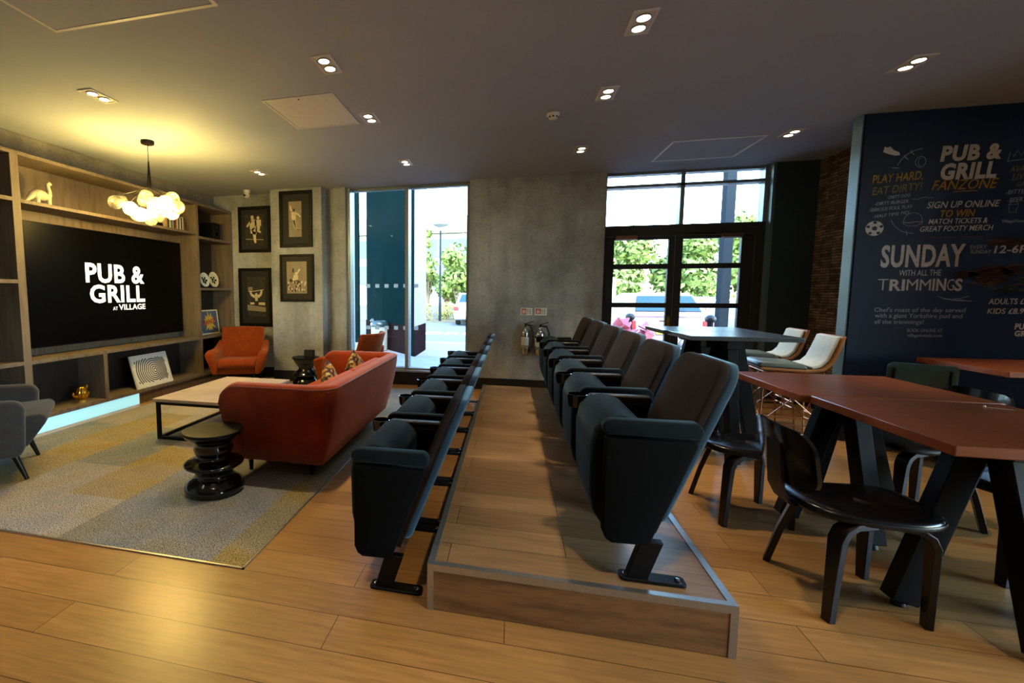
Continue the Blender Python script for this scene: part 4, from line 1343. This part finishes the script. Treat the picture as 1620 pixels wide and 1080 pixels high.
# text, left x, left baseline z, right x, right baseline z, cap height, weight, slant, paint
LET = [("PUB &", 3.624, 2.551, 4.042, 2.551, .126, .045, .12, 'dim_white'), ("GRILL", 3.637, 2.393, 4.024, 2.393, .135, .045, .12, 'dim_white'),
       ("FANZONE", 3.584, 2.300, 4.043, 2.300, .085, .004, .3, 'dim_yellow'), ("SIGN UP ONLINE", 3.563, 2.146, 4.071, 2.142, .057, .006, .25, 'dim_white'),
       ("TO WIN", 3.665, 2.066, 3.908, 2.066, .06, .015, .2, 'dim_yellow'), ("MATCH TICKETS &", 3.585, 2.007, 3.999, 2.007, .045, .004, .2, 'dim_white'),
       ("GREAT FOOTY MERCH", 3.531, 1.942, 4.043, 1.942, .047, .004, .2, 'dim_white'), ("PLAY HARD,", 3.146, 2.382, 3.514, 2.402, .073, .006, .15, 'dim_yellow'),
       ("EAT DIRTY!", 3.152, 2.280, 3.515, 2.310, .068, .006, .15, 'dim_ochre'), ("-DIRTY DOG", 3.269, 2.239, 3.435, 2.256, .028, 0, .1, 'dim_grey'),
       ("-DIRTY BURGER", 3.179, 2.187, 3.427, 2.202, .029, 0, .1, 'dim_grey'), ("-SERIOUS FOUL PLAY", 3.141, 2.133, 3.460, 2.154, .030, 0, .1, 'dim_grey'),
       ("-HALF TIME PIES", 3.175, 2.075, 3.441, 2.104, .028, 0, .1, 'dim_grey'), ("AVAI", 4.110, 2.428, 4.225, 2.429, .047, .004, .2, 'dim_ochre'),
       ("LIVE", 4.133, 2.357, 4.24, 2.366, .053, .006, .2, 'dim_ochre'), ("GA", 4.169, 2.303, 4.222, 2.307, .039, 0, .2, 'dim_ochre'),
       ("-BITTER", 4.101, 2.240, 4.25, 2.245, .036, 0, .1, 'dim_grey'), ("-BEER", 4.118, 2.173, 4.22, 2.179, .036, 0, .1, 'dim_grey'), ("VillageHote", 4.094, 2.003, 4.244, 2.002, .026, .004, 0, 'dim_grey'),
       ("SUNDAY", 3.262, 1.638, 3.868, 1.638, .193, .03, .0, 'dim_white'), ("WITH ALL THE", 3.409, 1.553, 3.713, 1.554, .052, 0, .05, 'dim_white'),
       ("T", 3.257, 1.422, 3.335, 1.422, .103, -.015, 0, 'dim_white'), ("RI", 3.345, 1.422, 3.458, 1.422, .1, .028, 0, 'dim_white'), ("M", 3.472, 1.422, 3.555, 1.422, .1, 0, 0, 'dim_white'), ("M", 3.568, 1.42, 3.648, 1.42, .1, 0, 0, 'dim_white'),
       ("IN", 3.66, 1.422, 3.757, 1.422, .105, .026, 0, 'dim_white'), ("G", 3.765, 1.42, 3.815, 1.42, .1, -.01, 0, 'dim_white'), ("S", 3.82, 1.42, 3.872, 1.42, .105, .028, 0, 'dim_white'),
       ("Chef's roast of the day served", 3.249, 1.226, 3.915, 1.228, .04, .002, .05, 'dim_grey'), ("with a giant Yorkshire pud and", 3.256, 1.173, 3.897, 1.175, .04, .002, .05, 'dim_grey'),
       ("all the trimmings!", 3.257, 1.117, 3.624, 1.118, .038, .002, .05, 'dim_grey'), ("BOOK ONLINE AT", 3.508, 1.045, 3.767, 1.048, .03, 0, 0, 'dim_grey'), ("villagehotels.com", 3.512, 1.0, 3.767, 1.004, .028, 0, 0, 'dim_grey'),
       ("EVERY", 3.900, 1.782, 4.014, 1.783, .033, 0, .05, 'dim_grey'), ("SUNDAY", 3.903, 1.743, 4.047, 1.743, .031, 0, .05, 'dim_grey'), ("12-6PM", 4.066, 1.744, 4.36, 1.744, .066, .02, .12, 'dim_white'),
       ("ADULTS £", 4.068, 1.300, 4.311, 1.303, .049, .012, .1, 'dim_white'), ("KIDS £8.9", 4.067, 1.217, 4.315, 1.219, .047, .012, .1, 'dim_white'),
       ("PUB &", 4.266, 1.084, 4.42, 1.085, .05, .04, .05, 'dim_white'), ("GRILL", 4.271, 1.024, 4.42, 1.024, .048, .04, .05, 'dim_white')]
for s, xa, za, xb, zb, h, wgt, sh, p in LET:
    mb = MB()
    put_text(mb, s, (xa, YB, za), (xb - xa, 0, zb - za), (h * sh * 0, 0, h), (0, -1, 0), wgt, sh)
    GR[p].append(mb)
def many(L):
    m_ = MB()
    for q in L: m_.add(q.v, q.f)
    return m_
for p, L in GR.items():
    link('lettering', many(L), p, wb)
def S(pts, w, mb): return stroke(mb, [(x, YB, z) for x, z in pts], w, (0, -1, 0))
A = lambda c, rx, rz, a0, a1, n=14: [(c[0] + rx * math.cos(math.radians(a0 + (a1 - a0) * i / n)), c[1] + rz * math.sin(math.radians(a0 + (a1 - a0) * i / n))) for i in range(n + 1)]
g = MB()
S([(3.321, 2.534), (3.345, 2.58), (3.38, 2.62), (3.43, 2.652), (3.492, 2.668)], .005, g)
S([(3.28, 2.515), (3.335, 2.508)], .005, g); S([(3.36, 2.615), (3.395, 2.575)], .005, g); S([(3.405, 2.655), (3.435, 2.615)], .005, g)
S(A((3.486, 2.553), .037, .047, 0, 360, 20), .004, g); S(A((3.486, 2.553), .015, .035, 60, 300, 14), .003, g)
S(A((3.472, 2.05), .066, .062, 0, 180), .004, g); S([(3.404, 2.05), (3.404, 2.02), (3.44, 1.995), (3.505, 1.997), (3.54, 2.02), (3.54, 2.05)], .004, g); S([(3.402, 2.03), (3.45, 2.025), (3.50, 2.033), (3.542, 2.028)], .006, g)
S([(3.453, 2.232), (3.48, 2.226), (3.52, 2.24), (3.545, 2.246), (3.57, 2.236), (3.60, 2.240)], .004, g)
S([(3.312, 2.049), (3.34, 2.0), (3.39, 1.955), (3.44, 1.935), (3.484, 1.93)], .004, g); S([(3.43, 1.955), (3.44, 1.912)], .004, g)
S([(4.128, 2.155), (4.138, 2.088), (4.182, 2.088), (4.196, 2.155), (4.128, 2.155)], .004, g); S(A((4.162, 2.158), .03, .02, 0, 180), .004, g)
S([(4.089, 2.517), (4.10, 2.59), (4.125, 2.555), (4.15, 2.61), (4.17, 2.56), (4.2, 2.6)], .004, g); S([(4.089, 2.517), (4.20, 2.53)], .004, g)
S([(3.70, 1.372), (3.75, 1.35), (3.82, 1.336), (3.95, 1.328)], [.004, .008, .01, .006], g); S([(3.82, 1.347), (3.87, 1.35), (3.93, 1.372)], [.004, .006, .004], g)
link('chalk_drawing', g, 'dim_grey', wb)
g = MB()
g.prism([(3.208, 2.655), (3.215, 2.70), (3.238, 2.692), (3.255, 2.70), (3.285, 2.665), (3.325, 2.645), (3.332, 2.622), (3.30, 2.618), (3.25, 2.635)], 'y', YB - .002, YB)
flat(g, A((3.193, 1.983), .068, .066, 0, 352, 24), YB)
link('chalk_drawing', g, 'dim_white', wb)
g = MB()
flat(g, A((3.193, 1.983), .022, .022, 18, 306, 4), YB - .002)
for k in range(5):
    a = 18 + 72 * k + 36
    cx_, cz_ = 3.193 + .052 * math.cos(math.radians(a - 36)), 1.983 + .052 * math.sin(math.radians(a - 36))
    flat(g, A((cx_, cz_), .015, .014, a, a + 288, 4), YB - .002)
link('chalk_drawing', g, 'navy_board', wb)
g = MB(); S([(3.741, 2.281), (3.80, 2.284), (3.905, 2.283)], .006, g)
link('chalk_drawing', g, 'dim_yellow', wb)
g = MB(); S([(3.561, 1.888), (3.78, 1.889), (3.978, 1.888)], .005, g)
link('chalk_drawing', g, 'dim_red', wb)
random.seed(11)
for mat, blobs in (('roast', [(4.06, 1.55, .15, .085), (3.88, 1.56, .09, .03), (4.14, 1.835, .14, .035), (4.2, 1.6, .08, .05)]), ('greens', [(4.17, 1.425, .12, .022), (4.3, 1.5, .05, .035)])):
    g = MB()
    for x, z, rx, rz in blobs:
        flat(g, [(x + rx * (1 + .12 * math.sin(3 * a_)) * math.cos(a_), z + rz * (1 + .15 * math.cos(4 * a_)) * math.sin(a_)) for a_ in [2 * PI * k / 26 for k in range(26)]], YB, .001)
    link('painted_food', g, mat, wb)
for mat, box, n in (('roast_light', (3.92, 4.22, 1.5, 1.63), 14), ('roast2', (4.05, 4.28, 1.455, 1.52), 7), ('roast_light', (4.02, 4.26, 1.815, 1.865), 5), ('leaf_paint', (4.05, 4.33, 1.405, 1.455), 7)):
    g = MB()
    for k in range(n):
        x, z = random.uniform(box[0], box[1]), random.uniform(box[2], box[3])
        L = random.uniform(.03, .09)
        c_ = random.uniform(-.02, .03)
        pts = [(x - L + 2 * L * i / 7, z + .35 * (i / 3.5 - 1) * L * .5 + c_ * math.sin(PI * i / 7)) for i in range(8)]
        stroke(g, [(p[0], YB - .001, p[1]) for p in pts], [.001 + .006 * math.sin(PI * i / 7) for i in range(8)], (0, -1, 0), .0012)
    link('painted_food', g, mat, wb)

# ------------------------------------------------------------------ outdoors
struct('pavement', MB().box(-14, 40, 7.12, 13.4, -.25, -.05).box(6.72, 40, -30, 7.12, -.25, -.05), 'paving')
struct('road', MB().box(-30, 40, 13.4, 22.9, -.3, -.07), 'road')
struct('planting_bed_ground', MB().box(-30, 40, 22.9, 70, -.3, -.04), 'soil')
rm = MB().box(-30, 40, 13.4, 13.52, -.07, -.045)
put_text(rm, 'DROP', (-3.05, 16.25, -.07), (2.6, 0, 0), (0, 1.1, 0), (0, 0, 1), .02, 0, .004)
struct('road_marking', rm, 'line')
ew = struct('wall_outside', MB().prism([(-2.13, 10.28), (-2.13, 11.62), (-3.3, 13.2), (-3.97, 12.55)], 'z', -.05, 6.5), 'cladding')
link('plinth_band', MB().prism([(-2.11, 10.26), (-2.11, 11.64), (-3.3, 13.23), (-4.0, 12.56)], 'z', -.05, .64), 'brownstone', ew)
link('sunlit_side', MB().box(-2.13, -2.105, 10.27, 11.63, .64, 6.5), 'pale_and_sunlit', ew)  # same dark wall; sunlight on this side is put into the paler colour
tag(link('canopy_post', MB().box(-4.46, -4.33, 12.9, 13.03, -.05, 6.5), 'cladding'), 'dark post left of the outside wall beyond the tall window', 'post')
tag(link('canopy_post', MB().box(3.84, 3.99, 10.0, 10.22, -.05, 3.9), 'steel_col'), 'grey steel post standing outside the right door leaf', 'post')
t = thing('litter_bin', 'pale slatted litter bin with a dark bag, outside the tall window', 'bin', (-3.22, 11.2, -.05))
sl = MB()
for k in range(26):
    a = 2 * PI * k / 26
    sl.bar((.19 * math.cos(a), .19 * math.sin(a), .02), (.2 * math.cos(a), .2 * math.sin(a), .62), .036, .012, (-math.sin(a), math.cos(a), 0))
sl.lathe([(.18, .0), (.18, .6)], n=24)
link('slatted_body', sl, 'bldg', t)
link('bag', MB().lathe([(.19, .6), (.215, .61), (.222, .66), (.2, .72), (.15, .75), (.14, .70)], n=24).sphere((-.15, -.05, .74), .07, 10, 8), 'bag', t)

def make_tree(name, cat, label, leaf, h, r, trunk_h, n=900, cone=False, size=.16, group=None):
    t = thing(name, label, cat, (0, 0, 0), 0, group)
    random.seed(int(h * 100 + r * 10 + n))
    mb = MB()
    blobs = []
    for k in range(9):
        a = random.uniform(0, 2 * PI)
        z = random.uniform(.15, .95)
        rr = r * (1 - z * .85 if cone else math.sqrt(max(.05, 1 - (2 * z - 1) ** 2))) * .6
        blobs.append((rr * math.cos(a), rr * math.sin(a), trunk_h + (h - trunk_h) * z, r * (.22 + .3 * (1 - z)) if cone else r * random.uniform(.38, .6)))
    blobs.append((0, 0, (h + trunk_h) / 2, r * .6))
    for k in range(n):
        b = random.choice(blobs)
        d = Vector((random.gauss(0, 1), random.gauss(0, 1), random.gauss(0, 1))).normalized() * b[3] * random.uniform(.7, 1.05)
        c = Vector(b[:3]) + d
        u = Vector((random.gauss(0, 1), random.gauss(0, 1), random.gauss(0, 1))).normalized()
        w = u.cross(d.normalized() if abs(u.dot(d.normalized())) < .95 else Vector((0, 0, 1))).normalized()
        s = size * random.uniform(.6, 1.3)
        mb.add([c - u * s, c + w * s * .5, c + u * s, c - w * s * .5], [(0, 1, 2, 3)])
    link('foliage', mb, leaf, t, sharp=5)
    tk = MB().tube([(0, 0, 0), (.02, .01, trunk_h * .6), (0, 0, trunk_h + (h - trunk_h) * .6)], [.09, .07, .03], 8)
    for a in (.3, 2.2, 4.1):
        tk.tube([(0, 0, trunk_h * .8), (r * .4 * math.cos(a), r * .4 * math.sin(a), trunk_h + (h - trunk_h) * .45)], [.04, .015], 6)
    link('trunk', tk, 'bark', t)
    return t
def put(o, x, y, s=1.0, rz=0.0, z=-.04):
    o.location = (x, y, z); o.rotation_euler = (0, 0, rz); o.scale = (s, s, s)
GT = 'trees across the road'
tA = make_tree('tree', 'tree', 'leafy green tree behind the lamp post, seen through the tall window', 'leaf', 3.7, 1.35, .9, 2600, group=GT)
put(tA, -3.0, 26.6, .98)
tC = make_tree('conical_tree', 'tree', 'narrow pointed tree beside the outside wall, seen through the tall window', 'leaf', 5.0, .8, .8, 900, True, group=GT)
put(tC, -4.75, 26.9, 1.05)
tR = make_tree('tree', 'tree', 'low reddish tree under the green ones beyond the white car', 'leaf_red', 2.6, .9, .9, 700, group=GT)
put(tR, -4.2, 30.5, 1.0)
o = dup(tA, (0, 0, 0), 0, 'leafy green tree touching the concrete wall edge in the tall window', GT); put(o, -2.1, 33.5, 1.2, 2)
k = 0
for x, y, s, lb in ((2.6, 24.2, 1.0, 'green tree farthest left in the door glass, behind the van'), (5.0, 22.6, .95, 'green tree filling the left door leaf'), (7.6, 23.4, 1.0, 'green tree between the two door leaves'),
                    (10.3, 24.6, 1.12, 'green tree left of the steel post in the right door leaf'), (13.4, 25.4, 1.3, 'tall green tree behind the steel post, rising into the transom'), (17.0, 26.0, 1.35, 'tall green tree right of the steel post'),
                    (6.0, 28.5, 1.2, 'tree of the back row behind the left door leaf'), (9.6, 29.5, 1.25, 'tree of the back row behind the middle stile of the door'), (13.5, 31.5, 1.45, 'tree of the back row behind the right door leaf'), (2.6, 29.0, 1.15, 'tree of the back row left of the door glass')):
    o = dup(tA, (0, 0, 0), 0, lb, GT); put(o, x, y, s, k * 1.3); k += 1
sh = make_tree('shrub', 'shrub', 'x', 'leaf_yellow', 1.05, .8, .1, 600, size=.09)
GS = 'low shrubs along the road'
sh['group'] = GS
sh['label'] = 'pale yellow shrub at the foot of the lamp post'
put(sh, -3.35, 25.0, .75)
for k, (x, y, s, lb) in enumerate(((-4.6, 24.0, .8, 'low pale shrub left of the lamp post'), (4.6, 17.9, .9, 'yellow shrub above the pink car roof'), (6.1, 20.4, 1.2, 'yellow shrub between the pink and the blue car'), (8.3, 20.2, 1.2, 'yellow shrub behind the blue car'), (10.6, 20.0, 1.1, 'yellow shrub right of the steel post'))):
    o = dup(sh, (0, 0, 0), 0, lb, GS); put(o, x, y, s, k * 2.1, -.07)

t = thing('street_lamp', 'street lamp with a flat round head, seen through the tall window', 'street lamp', (-3.55, 23.6, -.04))
link('pole', MB().lathe([(.07, 0), (.06, 1.2), (.045, 1.25), (.04, 4.7)], n=12), 'steel_col', t)
link('lamp_head', MB().lathe([(.05, 4.55), (.1, 4.72), (.40, 4.84), (.42, 4.88), (.3, 4.95), (.05, 5.0)], n=24), 'bldg', t)
b = thing('office_building', 'pale office building with blue glazing far behind the trees', 'building', (-8, 52, -.04))
link('wall', MB().box(-22, 9, 0, 12, 0, 9.9), 'bldg', b)
link('window_band', MB().box(-22, 9, -.1, 0, 5.4, 7.4).box(-22, 9, -.1, 0, 2.4, 4.5), 'bldg_glass', b)
mu = MB()
for k in range(16): mu.box(-21 + 1.9 * k, -20.9 + 1.9 * k, -.16, -.1, 2.4, 7.4)
link('mullion', mu, 'bldg', b)
link('fascia', MB().box(-22, 9, -.5, 0, 8.0, 8.3), 'pale_and_sunlit', b)
b = thing('low_building', 'low pale building glimpsed behind the trees in the left door leaf', 'building', (6.5, 34, -.04))
link('wall', MB().box(-4.6, 1.2, 0, 5, 0, 4.2), 'bldg', b)
link('roof', MB().box(-4.8, 1.4, -.2, 5.2, 4.2, 4.5), 'pale_and_sunlit', b)
fn = thing('fence', 'pale timber fence beyond the pink car', 'fence', (5.4, 19.2, -.07))
for k in range(4): link('rail', MB().box(-1.9, 2.2, -.02, .02, .75 + .16 * k, .85 + .16 * k), 'bldg', fn)
for k in range(4): link('post', MB().box(-1.8 + 1.25 * k, -1.7 + 1.25 * k, .02, .1, 0, 1.42), 'bldg', fn)

def car(label, x, y, rz, paint, h=1.45, w=1.72, plate=True):
    t = thing('car', label, 'car', (x, y, -.06), rz)
    hw = w / 2
    body = [(-2.05, .32), (-2.1, .55), (-2.06, .86), (-1.9, .94), (.9, .94), (1.75, .84), (2.02, .66), (2.05, .35), (1.8, .24), (-1.9, .24)]
    link('body', MB().prism(body, 'x', -hw, hw), paint, t, bevel=.09, seg=4)
    def ring(z, y0, y1, ww): return [(-ww, y0, z), (ww, y0, z), (ww, y1, z), (-ww, y1, z)]
    link('cabin', MB().loft([ring(.92, -1.98, 1.0, hw - .06), ring(1.05, -1.93, .85, hw - .09), ring(h - .06, -1.55, .1, hw - .2), ring(h, -1.35, -.1, hw - .28)]), paint, t, bevel=.05, seg=3)
    def quad(P, th):
        return MB().add([p for p in P] + [(p[0] + th[0], p[1] + th[1], p[2] + th[2]) for p in P], [(0, 1, 2, 3), (7, 6, 5, 4), (0, 4, 5, 1), (1, 5, 6, 2), (2, 6, 7, 3), (3, 7, 4, 0)])
    a = hw - .2
    link('rear_window', quad([(-a, -1.925, 1.03), (a, -1.925, 1.03), (a - .1, -1.585, h - .09), (-a + .1, -1.585, h - .09)], (0, -.03, .03)), 'carglass', t)
    for s in (-1, 1):
        link('side_window', quad([(s * (hw - .085), -1.5, 1.0), (s * (hw - .085), .6, 1.0), (s * (hw - .185), .12, h - .1), (s * (hw - .185), -1.35, h - .1)], (s * .015, 0, 0)), 'carglass', t)
        link('tail_light', MB().box(s * hw - (.2 if s > 0 else 0), s * hw + (0 if s > 0 else .2), -2.11, -2.02, .66, .86), 'lightred', t, bevel=.02)
        for yw in (-1.3, 1.3):
            wh = link('wheel', MB().lathe([(.2, -.1), (.3, -.1), (.32, -.06), (.32, .06), (.3, .1), (.2, .1)], (s * (hw - .12), yw, .32), 24, 'x'), 'tyre', t)
            link('hub', MB().lathe([(.19, -.11), (.2, .11)], (s * (hw - .12), yw, .32), 18, 'x'), 'alu', wh)
    link('bumper', MB().box(-hw + .05, hw - .05, -2.16, -2.0, .3, .5), paint, t, bevel=.05)
    if plate: link('number_plate', MB().box(-.26, .26, -2.125, -2.1, .56, .67), 'plate', t)
    return t
car('white car parked across the road, rear towards the tall window', -1.62, 22.7, 0, 'carwhite')
car('pink car parked outside the left door leaf, rear towards us', 3.35, 13.3, 0, 'carpink')
car('pale blue car parked beyond the right door leaf', 7.3, 16.0, math.radians(62), 'carblue')
v = thing('van', 'white van at the far left of the door glass with red lights', 'van', (2.3, 18.3, -.07))
link('body', MB().prism([(-2.4, .35), (-2.4, 1.95), (1.4, 1.95), (2.2, 1.1), (2.5, .9), (2.5, .3)], 'x', -.9, .9), 'carwhite', v, bevel=.08, seg=3)
for s in (-1, 1):
    link('tail_light', MB().box(s * .86 - .06, s * .86 + .06, -2.44, -2.38, .75, 1.3), 'lightred', v)
    for yw in (-1.5, 1.6):
        link('wheel', MB().lathe([(.2, -.1), (.33, -.1), (.33, .1), (.2, .1)], (s * .82, yw, .33), 20, 'x'), 'tyre', v)
# pink bundle, bollards and agaves close outside the door
t = thing('fabric_bundle', 'crumpled pink bundle on the pavement outside the left door leaf', 'bundle', (2.12, 8.9, -.05))
random.seed(4)
pb = MB()
for k in range(26):
    a = random.uniform(0, 2 * PI)
    c = Vector((random.uniform(-.22, .2), random.uniform(-.15, .15), random.uniform(.15, .85)))
    u = Vector((random.gauss(0, 1), random.gauss(0, 1), random.gauss(0, 1))).normalized()
    w = u.orthogonal().normalized()
    q = u.cross(w)
    s = random.uniform(.10, .19)
    R1 = [c + (u * math.cos(2 * PI * j / 10) + w * math.sin(2 * PI * j / 10)) * s * (1 + .3 * math.sin(3 * j + k)) + q * .05 * math.sin(2.3 * j) for j in range(10)]
    pb.loft([[p + q * .03 for p in R1], R1, [c + (p - c) * .4 - q * .05 for p in R1]])
pb.sphere((0, 0, .36), .34, 12, 10, (.8, .6, 1.1))
link('folds', pb, 'pink', t, sharp=20)
for x, y, lb in ((2.16, 9.45, 'black round topped bollard behind the pink bundle'), (3.32, 9.0, 'black round topped bollard behind the agave')):
    t = thing('bollard', lb, 'bollard', (x, y, -.05), 0, 'bollards outside the door')
    link('post', MB().lathe([(.05, 0), (.045, .95)], n=16), 'steel_col', t)
    link('cap', MB().sphere((0, 0, 1.0), .085, 16, 10, (1, 1, .85)), 'hose', t)
def agave(label, x, y, s, n=16):
    t = thing('agave_plant', label, 'plant', (x, y, -.05), 0, 'spiky plants outside the door')
    random.seed(int(x * 100))
    mb = MB()
    for k in range(n):
        a = 2 * PI * k / n * 2.4
        e = .35 + .9 * k / n
        L = s * random.uniform(.7, 1.0)
        d = Vector((math.cos(a), math.sin(a), 0))
        w = Vector((-math.sin(a), math.cos(a), 0))
        rings = []
        for q in range(6):
            u = q / 5
            p = d * (L * u * math.cos(e * (1 - .3 * u))) + Vector((0, 0, .38 + L * u * math.sin(e)))
            ww = .045 * s / .5 * (1 - u) * (.6 + u) + .002
            rings.append([p - w * ww, p + Vector((0, 0, -.01)), p + w * ww, p + Vector((0, 0, .008))])
        mb.loft(rings)
    link('leaves', mb, 'agave', t, sharp=30)
    link('pot', MB().lathe([(.13, 0), (.18, .36), (.19, .40), (.15, .40)], n=24), 'steel_col', t)
agave('spiky blue green agave outside the right door leaf, left of the steel post', 3.42, 8.55, .5)
agave('spiky agave right of the steel post outside the door', 3.98, 9.3, .5)
agave('low spiky plant under the left corner of the right door leaf', 2.78, 9.0, .34)
